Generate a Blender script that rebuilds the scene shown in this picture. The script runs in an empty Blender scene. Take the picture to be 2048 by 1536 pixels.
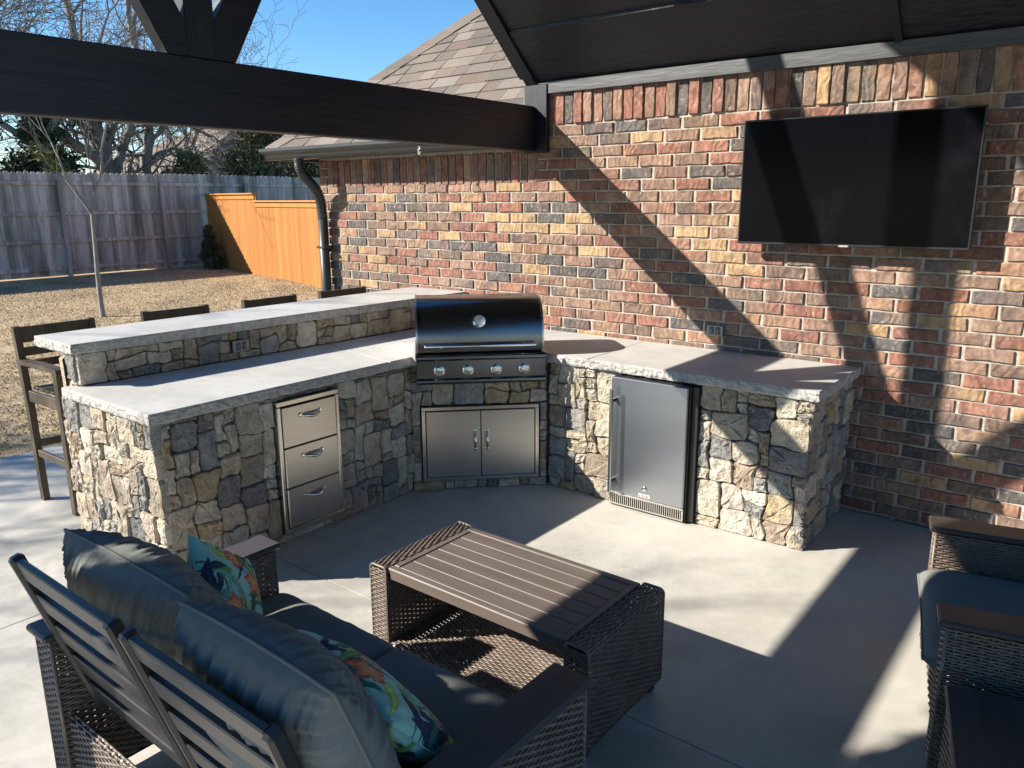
import bpy, math, random
import numpy as np
from mathutils import Vector, Matrix, noise as mn
R = math.radians
rnd = random.Random(7)
sc = bpy.context.scene
# ------------------------------------------------------------------ camera
yaw, pitch, roll = -0.6685792, -0.2336381, -0.0055100
fw = Vector((math.sin(yaw)*math.cos(pitch), math.cos(yaw)*math.cos(pitch), math.sin(pitch)))
rt = Vector((math.cos(yaw), -math.sin(yaw), 0)); up = rt.cross(fw)
rt2 = rt*math.cos(roll)+up*math.sin(roll); up2 = -rt*math.sin(roll)+up*math.cos(roll)
cam = bpy.data.cameras.new('camera'); camo = bpy.data.objects.new('camera', cam)
sc.collection.objects.link(camo)
camo.matrix_world = Matrix(((rt2.x, up2.x, -fw.x, 3.09443), (rt2.y, up2.y, -fw.y, -4.856134), (rt2.z, up2.z, -fw.z, 1.899805), (0, 0, 0, 1)))
cam.sensor_width = 36; cam.lens = 1558.787/2048*36; cam.clip_start = .05; cam.clip_end = 500
sc.camera = camo
# ------------------------------------------------------------------ light
SUN = Vector((-1.19, -1.145, 1.0)).normalized()          # towards the sun
w = bpy.data.worlds.new('World'); sc.world = w; w.use_nodes = True
nt = w.node_tree; nt.nodes.clear()
sky = nt.nodes.new('ShaderNodeTexSky'); sky.sky_type = 'NISHITA'; sky.sun_disc = False
sky.sun_elevation = math.asin(SUN.z); sky.sun_rotation = math.atan2(SUN.x, SUN.y) % (2*math.pi)
sky.air_density = 1.0; sky.dust_density = 0.0; sky.ozone_density = 4.0; sky.altitude = 300
bg = nt.nodes.new('ShaderNodeBackground'); bg.inputs[1].default_value = 0.078
wo = nt.nodes.new('ShaderNodeOutputWorld'); hs = nt.nodes.new('ShaderNodeHueSaturation'); hs.inputs['Saturation'].default_value = 1.22; hs.inputs['Value'].default_value = 1.1; nt.links.new(sky.outputs[0], hs.inputs['Color']); nt.links.new(hs.outputs[0], bg.inputs[0]); nt.links.new(bg.outputs[0], wo.inputs[0])
sl = bpy.data.lights.new('sun', 'SUN'); sl.energy = 5.0; sl.angle = R(0.5); sl.color = (1.0, .93, .82)
so = bpy.data.objects.new('sun', sl); sc.collection.objects.link(so)
so.rotation_euler = SUN.to_track_quat('Z', 'Y').to_euler()
sc.view_settings.view_transform = 'Standard'; sc.view_settings.look = 'None'
sc.view_settings.gamma = 1; sc.view_settings.use_curve_mapping = False
sc.view_settings.exposure = 1.2
COL = sc.collection.objects

# ------------------------------------------------------------------ materials
def mat(name, col, rough=.6, metal=0., attr=False, mott=None, bump=None, stretch=(1, 1, 1), spec=.5, extra=None, coat=0):
    """mott: list of (scale, colour, lo, hi, factor); bump: list of (scale, strength, distance)"""
    m = bpy.data.materials.new(name); m.use_nodes = True; t = m.node_tree; n = t.nodes; L = t.links
    b = n['Principled BSDF']; b.inputs['Roughness'].default_value = rough; b.inputs['Metallic'].default_value = metal
    b.inputs['Specular IOR Level'].default_value = spec
    if coat: b.inputs['Coat Weight'].default_value = coat; b.inputs['Coat Roughness'].default_value = .15
    tc = n.new('ShaderNodeTexCoord'); mp = n.new('ShaderNodeMapping'); L.new(tc.outputs['Object'], mp.inputs[0]); mp.inputs['Scale'].default_value = stretch
    if attr:
        a = n.new('ShaderNodeAttribute'); a.attribute_name = 'col'; cur = a.outputs['Color']
    else:
        rgb = n.new('ShaderNodeRGB'); rgb.outputs[0].default_value = (*col, 1); cur = rgb.outputs[0]
    for i, (s, c2, lo, hi, fac) in enumerate(mott or []):
        nz = n.new('ShaderNodeTexNoise'); nz.inputs['Scale'].default_value = s; nz.inputs['Detail'].default_value = 6; nz.inputs['Roughness'].default_value = .62
        nz.inputs['Distortion'].default_value = .4 if i % 2 else 0
        L.new(mp.outputs[0], nz.inputs['Vector'])
        mr = n.new('ShaderNodeMapRange'); mr.inputs[1].default_value = lo; mr.inputs[2].default_value = hi; mr.inputs[4].default_value = fac
        L.new(nz.outputs['Fac'], mr.inputs[0])
        mx = n.new('ShaderNodeMix'); mx.data_type = 'RGBA'
        if isinstance(c2, float):
            mx.blend_type = 'MULTIPLY'; c2 = (c2, c2, c2)
        L.new(mr.outputs[0], mx.inputs['Factor']); L.new(cur, mx.inputs['A']); mx.inputs['B'].default_value = (*c2, 1)
        cur = mx.outputs['Result']
    L.new(cur, b.inputs['Base Color'])
    nrm = None
    for (s, st, d) in (bump or []):
        if s < 0:
            nz = n.new('ShaderNodeTexWave'); nz.inputs['Scale'].default_value = -s; nz.inputs['Distortion'].default_value = 14; nz.inputs['Detail'].default_value = 2; nz.inputs['Detail Scale'].default_value = 1.2
        else:
            nz = n.new('ShaderNodeTexNoise'); nz.inputs['Scale'].default_value = s; nz.inputs['Detail'].default_value = 5
        L.new(mp.outputs[0], nz.inputs['Vector'])
        bp = n.new('ShaderNodeBump'); bp.inputs['Strength'].default_value = st; bp.inputs['Distance'].default_value = d
        L.new(nz.outputs['Fac'], bp.inputs['Height'])
        if nrm: L.new(nrm, bp.inputs['Normal'])
        nrm = bp.outputs[0]
    if nrm: L.new(nrm, b.inputs['Normal'])
    if extra: extra(m, n, L, b, mp, cur)
    return m

def stone_extra(m, n, L, b, mp, cur):      # travertine pits: small dark holes
    v = n.new('ShaderNodeTexNoise'); v.inputs['Scale'].default_value = 95; v.inputs['Detail'].default_value = 3; L.new(mp.outputs[0], v.inputs['Vector'])
    v2 = n.new('ShaderNodeTexNoise'); v2.inputs['Scale'].default_value = 9; L.new(mp.outputs[0], v2.inputs['Vector'])
    mr = n.new('ShaderNodeMapRange'); mr.inputs[1].default_value = .40; mr.inputs[2].default_value = .33; mr.inputs[4].default_value = .6; L.new(v.outputs[0], mr.inputs[0])
    m2 = n.new('ShaderNodeMapRange'); m2.inputs[1].default_value = .45; m2.inputs[2].default_value = .6; L.new(v2.outputs[0], m2.inputs[0])
    mu = n.new('ShaderNodeMath'); mu.operation = 'MULTIPLY'; L.new(mr.outputs[0], mu.inputs[0]); L.new(m2.outputs[0], mu.inputs[1])
    mx = n.new('ShaderNodeMix'); mx.data_type = 'RGBA'; L.new(mu.outputs[0], mx.inputs['Factor']); L.new(cur, mx.inputs['A']); mx.inputs['B'].default_value = (.06, .045, .03, 1)
    L.new(mx.outputs['Result'], b.inputs['Base Color'])

M = {}
M['stone'] = mat('stone', None, .85, attr=True, mott=[(14, .62, .42, .62, .8), (55, (.62, .55, .42), .55, .75, .45), (4, (.30, .20, .10), .56, .72, .4)], bump=[(9, .7, .028), (30, .9, .018), (90, 1.0, .008)], extra=stone_extra, spec=.2)
M['mortar'] = mat('mortar', (.45, .405, .345), .9, mott=[(30, .6, .4, .65, .8)], bump=[(90, .8, .004)], spec=.2)
M['core'] = mat('core', (.11, .098, .08), .95, spec=.1)
M['brick'] = mat('brick', None, .8, attr=True, mott=[(13, .42, .42, .68, .8), (34, (.60, .52, .44), .56, .76, .5), (7, (.08, .07, .07), .53, .70, .7), (5, (.42, .24, .12), .58, .74, .5)], bump=[(-6, .42, .007), (28, .5, .007), (160, .5, .002)], spec=.25)
M['concrete'] = mat('concrete', (.48, .465, .425), .60, mott=[(1.3, .74, .42, .64, .85), (4.5, .80, .42, .64, .8), (14, .90, .44, .62, .7), (70, .8, .52, .75, .5), (.55, (.56, .53, .46), .45, .65, .7)], bump=[(2.2, .25, .01), (60, .25, .0015)], spec=.35)
M['counter'] = mat('counter_concrete', (.51, .50, .47), .5, mott=[(2.2, .80, .40, .66, .8), (11, .86, .42, .68, .7), (120, .8, .55, .75, .5)], bump=[(70, .15, .001)], spec=.45)
M['counter_edge'] = mat('chiselled_concrete', (.44, .42, .39), .85, mott=[(25, .66, .42, .64, .8)], bump=[(45, 1.0, .012), (150, .8, .003)], spec=.2)
M['timber'] = mat('black_timber', (.0040, .0072, .0175), .48, mott=[(9, (.0075, .0085, .013), .45, .7, .9), (40, .5, .45, .7, .8)], bump=[(14, .7, .006), (60, .6, .003)], stretch=(1, .09, 1), spec=.5)
M['timber_x'] = mat('black_timber_along_wall', (.010, .0115, .014), .5, mott=[(9, (.015, .014, .014), .45, .7, .9), (40, .5, .45, .7, .8)], bump=[(14, .9, .008), (60, .8, .004)], stretch=(.09, 1, 1), spec=.5)
M['ceiling'] = mat('dark_ceiling_siding', (.011, .0150, .0195), .5, mott=[(5, .6, .4, .7, .7)], bump=[(10, 1.0, .016), (42, 1.0, .006)], stretch=(.35, 1, 1), spec=.5)
M['timber_z'] = mat('black_timber_upright', (.0040, .0072, .0175), .48, mott=[(9, (.014, .013, .013), .45, .7, .9)], bump=[(14, .7, .006), (60, .6, .003)], stretch=(1, 1, .09), spec=.5)
M['trim'] = mat('faded_black_trim', (.055, .060, .064), .6, mott=[(7, (.10, .105, .11), .4, .7, .8), (40, .6, .45, .7, .8)], bump=[(14, .8, .006), (60, .8, .004)], stretch=(.12, 1, 1))
M['gutter'] = mat('painted_gutter', (.035, .037, .037), .4, mott=[(6, .75, .4, .7, .6)], spec=.5)
M['shingle'] = mat('asphalt_shingle', None, .9, attr=True, mott=[(160, .5, .42, .66, .8), (300, (.50, .45, .40), .55, .72, .6), (3, .8, .4, .7, .7)], bump=[(260, .9, .003)], spec=.2)
M['picket'] = mat('weathered_picket', None, .85, attr=True, mott=[(5, .45, .42, .68, .85), (30, .45, .5, .72, .8), (2.2, (.075, .085, .055), .50, .68, .75)], bump=[(20, .6, .004)], stretch=(1, 1, .08), spec=.15)
M['cedar'] = mat('stained_cedar', None, .65, attr=True, mott=[(6, .72, .45, .72, .7), (40, .8, .5, .7, .6)], bump=[(20, .4, .003)], stretch=(1, 1, .08), spec=.25)
M['bark'] = mat('bark', (.25, .235, .215), .9, mott=[(6, .45, .4, .7, .8), (30, (.32, .29, .25), .55, .75, .6)], bump=[(18, .9, .02)], stretch=(1, 1, .3), spec=.1)
M['leaf'] = mat('evergreen_foliage', None, .7, attr=True, spec=.2)
M['soil'] = mat('dormant_lawn', (.42, .315, .19), .95, mott=[(.8, (.24, .19, .125), .42, .62, .85), (5, (.46, .37, .25), .45, .7, .8), (11, (.20, .165, .10), .55, .7, .7), (60, .8, .42, .65, .7)], bump=[(9, .5, .03), (60, .35, .008)], spec=.1)
M['grass'] = mat('dry_grass', None, .85, attr=True, spec=.1)
M['steel'] = mat('brushed_steel', (.56, .54, .51), .30, 1.0, mott=[(30, .88, .4, .7, .8)], bump=[(120, .10, .0006)], stretch=(.04, .04, 1.0))
M['steel_v'] = mat('brushed_steel_upright', (.38, .40, .43), .34, 1.0, mott=[(4, .84, .4, .68, .9)], bump=[(60, .10, .0006)], stretch=(.05, .05, 1))
M['frame_steel'] = mat('steel_trim', (.62, .60, .56), .24, 1.0)
M['hood'] = mat('dark_steel_hood', (.20, .205, .215), .22, 1.0, mott=[(20, .85, .4, .7, .8)], bump=[(90, .06, .0005)], stretch=(.05, .05, 1))
M['chrome'] = mat('chrome', (.78, .77, .74), .09, 1.0)
M['black'] = mat('black_plastic', (.012, .012, .013), .45)
M['screen'] = mat('screen_glass', (.0025, .0025, .004), .22, mott=[(3, (.008, .008, .012), .55, .75, .8)], bump=[(1.3, .03, .02)], spec=.10)
M['tvframe'] = mat('tv_bezel', (.045, .047, .05), .3, .6)
M['wicker'] = mat('brown_wicker', (.150, .112, .088), .42, mott=[(35, (.26, .21, .17), .5, .72, .8), (8, .55, .45, .7, .8)], bump=[(300, .3, .001)], spec=.5)
M['wicker_in'] = mat('wicker_stake', (.05, .038, .03), .6)
M['slat'] = mat('brown_slat', (.135, .108, .090), .50, mott=[(14, .74, .42, .66, .9), (50, .8, .45, .7, .7)], bump=[(40, .25, .001)], stretch=(.07, 1, 1), spec=.45)
M['armcap'] = mat('dark_arm_cap', (.062, .050, .045), .42, mott=[(14, .65, .42, .66, .9)], bump=[(40, .3, .001)], stretch=(1, .07, 1), spec=.5)
M['powder'] = mat('powder_coat', (.030, .028, .028), .36, bump=[(200, .05, .0005)], spec=.5)
M['cushion'] = mat('slate_fabric', (.195, .200, .185), 1.0, mott=[(3, .82, .4, .7, .7), (220, .8, .45, .65, .6)], bump=[(420, .35, .001), (9, .3, .012)], spec=.03)
M['print'] = mat('tropical_print', None, .8, attr=True, bump=[(420, .3, .001)], spec=.2)
M['stool'] = mat('stool_wood', (.095, .074, .050), .55, mott=[(12, .6, .42, .66, .9), (40, (.12, .09, .06), .5, .7, .6)], bump=[(30, .4, .002)], stretch=(1, 1, .1), spec=.35)
M['plate'] = mat('grey_outlet_plate', (.22, .22, .21), .5)
M['socket'] = mat('outlet_socket', (.05, .05, .05), .4)
M['white'] = mat('white_enamel', (.75, .74, .71), .4)
M['red'] = mat('red_print', (.55, .03, .02), .4)
M['glass'] = mat('gauge_face', (.62, .64, .62), .12, mott=[(30, .5, .5, .6, .5)])
M['nroof'] = mat('neighbour_roof', (.20, .165, .135), .9, mott=[(40, .6, .42, .66, .8)], bump=[(60, .6, .02)])
M['nwall'] = mat('neighbour_wall', (.32, .22, .17), .9, mott=[(30, .6, .42, .66, .8)])

# ------------------------------------------------------------------ mesh helpers
class MB:
    def __init__(s): s.v = []; s.f = []; s.c = []; s.cur = (1, 1, 1); s.m = []; s.mi = 0
    def add(s, vs, fs, cols=None):
        o = len(s.v); s.v += [tuple(p) for p in vs]; s.f += [tuple(i+o for i in f) for f in fs]
        s.c += cols if cols else [s.cur]*len(vs); s.m += [s.mi]*len(fs); return s
    def box(s, x0, x1, y0, y1, z0, z1, b=.003, T=None):
        b = min(b, (x1-x0)*.45, (y1-y0)*.45, (z1-z0)*.45)
        vs = []; X = (x0, x1); Y = (y0, y1); Z = (z0, z1); idx = {}
        for i in (0, 1):
            for j in (0, 1):
                for k in (0, 1):
                    sx, sy, sz = 1-2*i, 1-2*j, 1-2*k
                    for a in range(3):
                        idx[i, j, k, a] = len(vs)
                        vs.append((X[i]+sx*b*(a != 0), Y[j]+sy*b*(a != 1), Z[k]+sz*b*(a != 2)))
        F = []
        for i in (0, 1): F.append([idx[i, 0, 0, 0], idx[i, 1, 0, 0], idx[i, 1, 1, 0], idx[i, 0, 1, 0]][::(1 if i else -1)])
        for j in (0, 1): F.append([idx[0, j, 0, 1], idx[1, j, 0, 1], idx[1, j, 1, 1], idx[0, j, 1, 1]][::(-1 if j else 1)])
        for k in (0, 1): F.append([idx[0, 0, k, 2], idx[1, 0, k, 2], idx[1, 1, k, 2], idx[0, 1, k, 2]][::(1 if k else -1)])
        for i in (0, 1):
            for j in (0, 1): F.append([idx[i, j, 0, 0], idx[i, j, 0, 1], idx[i, j, 1, 1], idx[i, j, 1, 0]][::(-1 if i == j else 1)])
            for k in (0, 1): F.append([idx[i, 0, k, 0], idx[i, 0, k, 2], idx[i, 1, k, 2], idx[i, 1, k, 0]][::(1 if i == k else -1)])
        for j in (0, 1):
            for k in (0, 1): F.append([idx[0, j, k, 1], idx[0, j, k, 2], idx[1, j, k, 2], idx[1, j, k, 1]][::(-1 if j == k else 1)])
        for i in (0, 1):
            for j in (0, 1):
                for k in (0, 1): F.append([idx[i, j, k, 0], idx[i, j, k, 1], idx[i, j, k, 2]][::(1 if (i+j+k) % 2 else -1)])
        if T: vs = [tuple(T @ Vector(p)) for p in vs]
        return s.add(vs, F)
    def tube(s, pts, r, n=8, cap=True, flat=None):
        pts = [Vector(p) for p in pts]; rr = r if isinstance(r, (list, tuple)) else [r]*len(pts)
        vs = []; prev = None
        for i, p in enumerate(pts):
            t = (pts[min(i+1, len(pts)-1)]-pts[max(i-1, 0)]).normalized()
            if prev is None: a = t.orthogonal().normalized() if flat is None else (Vector(flat)-t*t.dot(Vector(flat))).normalized()
            else: a = (prev-t*prev.dot(t)).normalized()
            prev = a; b2 = t.cross(a)
            for k in range(n):
                an = 2*math.pi*k/n; vs.append(p+(a*math.cos(an)+b2*math.sin(an))*rr[i])
        F = [(i*n+k, i*n+(k+1) % n, (i+1)*n+(k+1) % n, (i+1)*n+k) for i in range(len(pts)-1) for k in range(n)]
        if cap: F += [tuple(range(n))[::-1], tuple((len(pts)-1)*n+k for k in range(n))]
        return s.add(vs, F)
    def prism(s, poly, T, d):
        """poly 2-D (a,b) counter-clockwise, T maps (a,b,c); extruded c from 0 to d"""
        n = len(poly); vs = [T(a, b, 0) for a, b in poly]+[T(a, b, d) for a, b in poly]
        F = [tuple(range(n))[::-1], tuple(range(n, 2*n))]+[(i, (i+1) % n, n+(i+1) % n, n+i) for i in range(n)]
        return s.add(vs, F)
    def mesh(s, name, mats, smooth=False):
        me = bpy.data.meshes.new(name); me.from_pydata(s.v, [], s.f)
        for m_ in (mats if isinstance(mats, list) else [mats]): me.materials.append(m_)
        if any(s.m): me.polygons.foreach_set('material_index', s.m)
        at = me.color_attributes.new('col', 'FLOAT_COLOR', 'POINT')
        at.data.foreach_set('color', np.column_stack([np.array(s.c, dtype=np.float32).reshape(-1, 3), np.ones(len(s.v), dtype=np.float32)]).ravel())
        if smooth: me.polygons.foreach_set('use_smooth', [True]*len(me.polygons))
        me.update(); return me
    def build(s, name, mats, parent=None, smooth=False, loc=None, fix=False):
        me = s.mesh(name, mats, smooth)
        if fix:
            import bmesh
            bm = bmesh.new(); bm.from_mesh(me); bmesh.ops.recalc_face_normals(bm, faces=bm.faces); bm.to_mesh(me); bm.free()
        return link(name, me, parent, loc)
def link(name, me, parent=None, loc=None, rot=None):
    o = bpy.data.objects.new(name, me); COL.link(o)
    if parent: o.parent = parent
    if loc: o.location = loc
    if rot: o.rotation_euler = rot
    return o
def tag(o, label=None, cat=None, group=None, kind=None):
    if label: o['label'] = label
    if cat: o['category'] = cat
    if group: o['group'] = group
    if kind: o['kind'] = kind
    return o
def empty(name, loc=(0, 0, 0), rz=0, **k):
    o = bpy.data.objects.new(name, None); COL.link(o); o.location = loc; o.rotation_euler = (0, 0, rz); o.empty_display_size = .1
    return tag(o, **k)
def npmesh(name, V, F, mats, C=None, smooth=False):
    me = bpy.data.meshes.new(name); V = np.asarray(V, np.float32); F = np.asarray(F, np.int32)
    me.vertices.add(len(V)); me.vertices.foreach_set('co', V.ravel()); k = F.shape[1]
    me.loops.add(F.size); me.loops.foreach_set('vertex_index', F.ravel()); me.polygons.add(len(F))
    me.polygons.foreach_set('loop_start', np.arange(0, F.size, k)); me.polygons.foreach_set('loop_total', np.full(len(F), k, np.int32))
    me.materials.append(mats)
    if smooth: me.polygons.foreach_set('use_smooth', np.ones(len(F), bool))
    if C is not None:
        at = me.color_attributes.new('col', 'FLOAT_COLOR', 'POINT'); at.data.foreach_set('color', np.column_stack([C, np.ones(len(V))]).astype(np.float32).ravel())
    me.update(calc_edges=True); me.validate(); return me
def copy_tree(o, parent=None):
    c = o.copy(); COL.link(c)
    if parent: c.parent = parent
    for ch in list(o.children): copy_tree(ch, c)
    return c
def jit(c, a):
    k = 1+rnd.uniform(-a, a); return tuple(max(.004, v*k*(1+rnd.uniform(-.025, .025))) for v in c)
def mixc(a, b, t): return tuple(x*(1-t)+y*t for x, y in zip(a, b))

# ================================================================== SETTING: ground
lawn_v = []; N = 60
gx = np.linspace(-60, 30, 91); gy = np.linspace(-45, 60, 106)
def ground_z(x, y): return -0.035+np.clip((-3.6-x)/13.5, 0, 1)*.17+.012*np.sin(x*1.3+y*.7)*np.clip((-4-x)/3, 0, 1)
GX, GY = np.meshgrid(gx, gy); V = np.column_stack([GX.ravel(), GY.ravel(), ground_z(GX, GY).ravel()])
nx_, ny_ = len(gx), len(gy)
ii, jj = np.meshgrid(np.arange(nx_-1), np.arange(ny_-1)); a = (jj*nx_+ii).ravel()
o = link('lawn', npmesh('lawn', V, np.column_stack([a, a+1, a+nx_+1, a+nx_]), M['soil'], smooth=True)); tag(o, kind='structure')
far = MB(); far.add([(-400, -400, -.6), (400, -400, -.6), (400, 400, -.6), (-400, 400, -.6)], [(0, 1, 2, 3)])
tag(far.build('ground', M['soil']), kind='structure')
# grass blades
rs = np.random.RandomState(5)
def blades(n, x0, x1, y0, y1, hh):
    x = rs.uniform(x0, x1, n); y = rs.uniform(y0, y1, n); z = ground_z(x, y)
    a = rs.uniform(0, 6.28, n); h = hh*rs.uniform(.4, 1.2, n); wd = .006*rs.uniform(.7, 1.6, n); le = rs.uniform(-1, 1, (n, 2))*h[:, None]*1.3
    p = np.stack([np.column_stack([x-wd*np.cos(a), y-wd*np.sin(a), z]), np.column_stack([x+wd*np.cos(a), y+wd*np.sin(a), z]), np.column_stack([x+le[:, 0], y+le[:, 1], z+h])], 1)
    t = rs.rand(n, 1); c = np.array([.50, .385, .24])*(1-t)+np.array([.41, .31, .19])*t
    pt_ = (np.sin(x*1.9+np.sin(y*1.3)*2)*np.sin(y*2.3+x*.7) > .45)[:, None]; c = np.where(pt_, c*.72, c)
    g = rs.rand(n) < .04; c[g] = (.12, .14, .04)
    return p.reshape(-1, 3), np.repeat(c, 3, 0)
P1, C1 = blades(60000, -8, -3.48, -4, 5, .017); P2, C2 = blades(70000, -16.9, -8, -1, 8, .022)
P = np.concatenate([P1, P2]); C_ = np.concatenate([C1, C2])
o = link('grass', npmesh('grass', P, np.arange(len(P)).reshape(-1, 3), M['grass'], C_)); tag(o, 'short dormant tan grass over the back yard', 'grass', kind='stuff')
# patio slabs with joints between them
patio = empty('patio', (0, 0, 0), kind='structure')
MB().box(-3.44, 9, -9, -.02, -.3, -.005, .001).build('patio_base', M['black'], patio)
xs = [-3.45, -.73, 3.4, 6.4, 9.05]; ys = [-9, -6.0, -2.575, .0]
for i in range(4):
    for j in range(3):
        MB().box(xs[i]+.003, xs[i+1]-.003, ys[j]+.003, ys[j+1]-.003, -.12, 0, .0006).build('patio_slab', M['concrete'], patio)
MB().box(-3.45, -3.0, 0.004, 2.6, -.12, -.002, .005).build('patio_slab', M['concrete'], patio)

# ================================================================== brick house
house = empty('brick_house', (-3.05, 0, 0), label='red brick house with brown shingle hip roof and dark gutter, wall behind the kitchen', cat='house')
HX = -3.05
wall = MB().box(0, -.62-HX, .009, 6.5, -.3, 2.40, .001).box(-.621-HX, 10.5, .009, 6.5, -.3, 2.66, .001).build('wall', M['mortar'], house)
PAL = [((.27, .125, .09), .25), ((.26, .168, .122), .24), ((.115, .103, .098), .21), ((.42, .275, .150), .10), ((.185, .125, .095), .13), ((.33, .20, .14), .06)]
def pick():
    r = rnd.random(); s = 0
    for c, p_ in PAL:
        s += p_
        if r < s: return c
    return PAL[0][0]
def relief(mb, outline, back, edge, front, inset, cA, cB, T, amp=.0012, rings=1, dome=0.):
    """outline: 2-D points counter-clockwise seen from the front; T maps (a,b,n)"""
    n = len(outline); ca = sum(p[0] for p in outline)/n; cb = sum(p[1] for p in outline)/n
    ext = max(1e-6, max(abs(p[0]-ca) for p in outline))
    vs = [T(a, b, back) for a, b in outline]+[T(a, b, edge+rnd.uniform(-amp, amp)) for a, b in outline]
    cols = []
    def cc(a): return mixc(cA, cB, min(1, max(0, .5+.5*(a-ca)/ext+rnd.uniform(-.25, .25))))
    for _ in range(2): cols += [cc(a) for a, b in outline]
    fr = [1] if rings == 1 else [1, .74, .42]
    for q, k in enumerate(fr):
        for a, b in outline:
            da, db = a-ca, b-cb; d = math.hypot(da, db); kk = max(.3, 1-inset/d) if q == 0 else k
            vs.append(T(ca+da*kk, cb+db*kk, front+dome*q+rnd.uniform(-amp, amp)*(1 if q == 0 else 1.6))); cols.append(cc(ca+da*kk))
    vs.append(T(ca, cb, front+dome*len(fr)*.7+rnd.uniform(-amp, amp))); cols.append(cc(ca))
    F = []
    for r_ in range(1+len(fr)):
        for i in range(n): F.append((r_*n+i, r_*n+(i+1) % n, (r_+1)*n+(i+1) % n, (r_+1)*n+i))
    L0 = (1+len(fr))*n
    for i in range(n): F.append((L0+i, L0+(i+1) % n, L0+n))
    mb.add(vs, F, cols)
def rect_outline(x0, x1, z0, z1, nx, nz, j, cut=.004):
    pts = []
    for k in range(nx+1): pts.append((x0+(x1-x0)*k/nx, z0))
    for k in range(1, nz+1): pts.append((x1, z0+(z1-z0)*k/nz))
    for k in range(1, nx+1): pts.append((x1-(x1-x0)*k/nx, z1))
    for k in range(1, nz): pts.append((x0, z1-(z1-z0)*k/nz))
    out = []
    for a, b in pts:
        ca = cut*((a == x0)-(a == x1)) if (b in (z0, z1)) else 0
        out.append((a+ca+rnd.uniform(-j, j), b+rnd.uniform(-j, j)))
    return out
def wallT(a, b, n): return (a-HX, -n, b)
bricks = []     # (importance, name, MB)
camp = Vector((3.09, -4.86, 1.9))
def brick(x0, x1, z0, z1, name='brick', sold=False):
    cA = jit(pick(), .18); cB = mixc(cA, jit(pick(), .15), rnd.choice([0, .2, .45, .7]))
    mb = MB(); f = .001+rnd.uniform(-.003, .004)+(rnd.choice([0, 0, 0, .009, .014]) if sold and x0 > -.45 else 0)
    relief(mb, rect_outline(x0, x1, z0, z1, 4 if not sold else 1, 1 if not sold else 4, .0024), -.03, f-.005, f, .006, cA, cB, wallT, .0012)
    c = Vector(((x0+x1)/2, 0, (z0+z1)/2)); d = c-camp; zf = d.dot(fw)
    u = abs(d.dot(rt2)/zf); v_ = abs(d.dot(up2)/zf); vis = u < .70 and v_ < .52 and not (c.z < .88 and c.x < 1.8) and not (1.2 < c.x < 2.5 and 1.66 < c.z < 2.33)
    bricks.append(((-d.length if vis else -99), name, mb))
CH = .0773; BL = .2555; MJ = .0105
ZS = 2.412; nrow = int(ZS/CH)+1
def row(z0, z1, x0, x1, off):
    x = x0-off
    while x < x1:
        a = max(x, x0); b = min(x+BL-MJ+rnd.uniform(-.003, .003), x1)
        if b-a > .035: brick(a, b, z0+rnd.uniform(-.001, .001), z1+rnd.uniform(-.001, .001))
        x += BL
zt = ZS; k = 0
while zt > -.05:
    z1 = zt-MJ*.5; z0 = zt-CH+MJ*.5; off = (BL/2 if k % 2 else 0)+rnd.uniform(-.01, .01)
    lo = HX
    if z1 > 2.26: lo = -.60
    if z0 > 2.0 and z1 <= 2.26:          # beside the lower soldier course
        row(z0, z1, HX, HX+.12, 0); lo = -.53
    row(z0, z1, lo, 4.6, off); zt -= CH; k += 1
x = -.41
while x < 4.3:
    brick(x+.004, x+.0755, ZS+.006, 2.64, 'soldier_brick', True); x += .0805
x = HX+.125
while x < -.54:
    brick(x+.0045, x+.0755, 2.011, 2.245, 'soldier_brick', True); x += .081
bricks.sort(key=lambda t: -t[0]); rest = MB(); nb = 0
for imp, name, mb in bricks:
    if name == 'soldier_brick' or (nb < 296 and imp > -90):
        mb.build(name, M['brick'], wall); nb += name == 'brick'
    else: rest.add(mb.v, mb.f, mb.c)
tag(rest.build('brick', M['brick'], wall), kind='stuff')
# roof: plane rising from the eave, hip at the left corner
SL = .88; EY = -.21; EX = HX-.45; EZ = 2.36
roof = MB()
def rz(y): return EZ+SL*(y-EY)
hl = 3.4
roof.add([(EX-HX, EY, EZ), (-.62-HX, EY, EZ), (-.62-HX, .05, rz(.05)), (8, .05, rz(.05)), (8, EY+hl, rz(EY+hl)), (EX+hl-HX, EY+hl, rz(EY+hl))], [(0, 1, 2, 3, 4, 5)])
roof.add([(EX-HX, EY, EZ), (EX-HX, EY+2*hl, EZ), (EX+hl-HX, EY+hl, rz(EY+hl))], [(2, 1, 0)])
roof.add([(8, EY+hl, rz(EY+hl)), (8, EY+2*hl, EZ), (EX-HX, EY+2*hl, EZ), (EX+hl-HX, EY+hl, rz(EY+hl))], [(0, 1, 2, 3)])
roof.cur = (.17, .145, .12); roof.c = [roof.cur]*len(roof.v)
rf = roof.build('roof', M['shingle'], house)
SN = Vector((0, -SL, 1)).normalized(); SD = Vector((0, 1, SL)).normalized()
ex = .142; r_ = 0; SHC = [(.175, .15, .125), (.21, .175, .145), (.15, .13, .115), (.19, .15, .12), (.23, .2, .17)]
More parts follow.
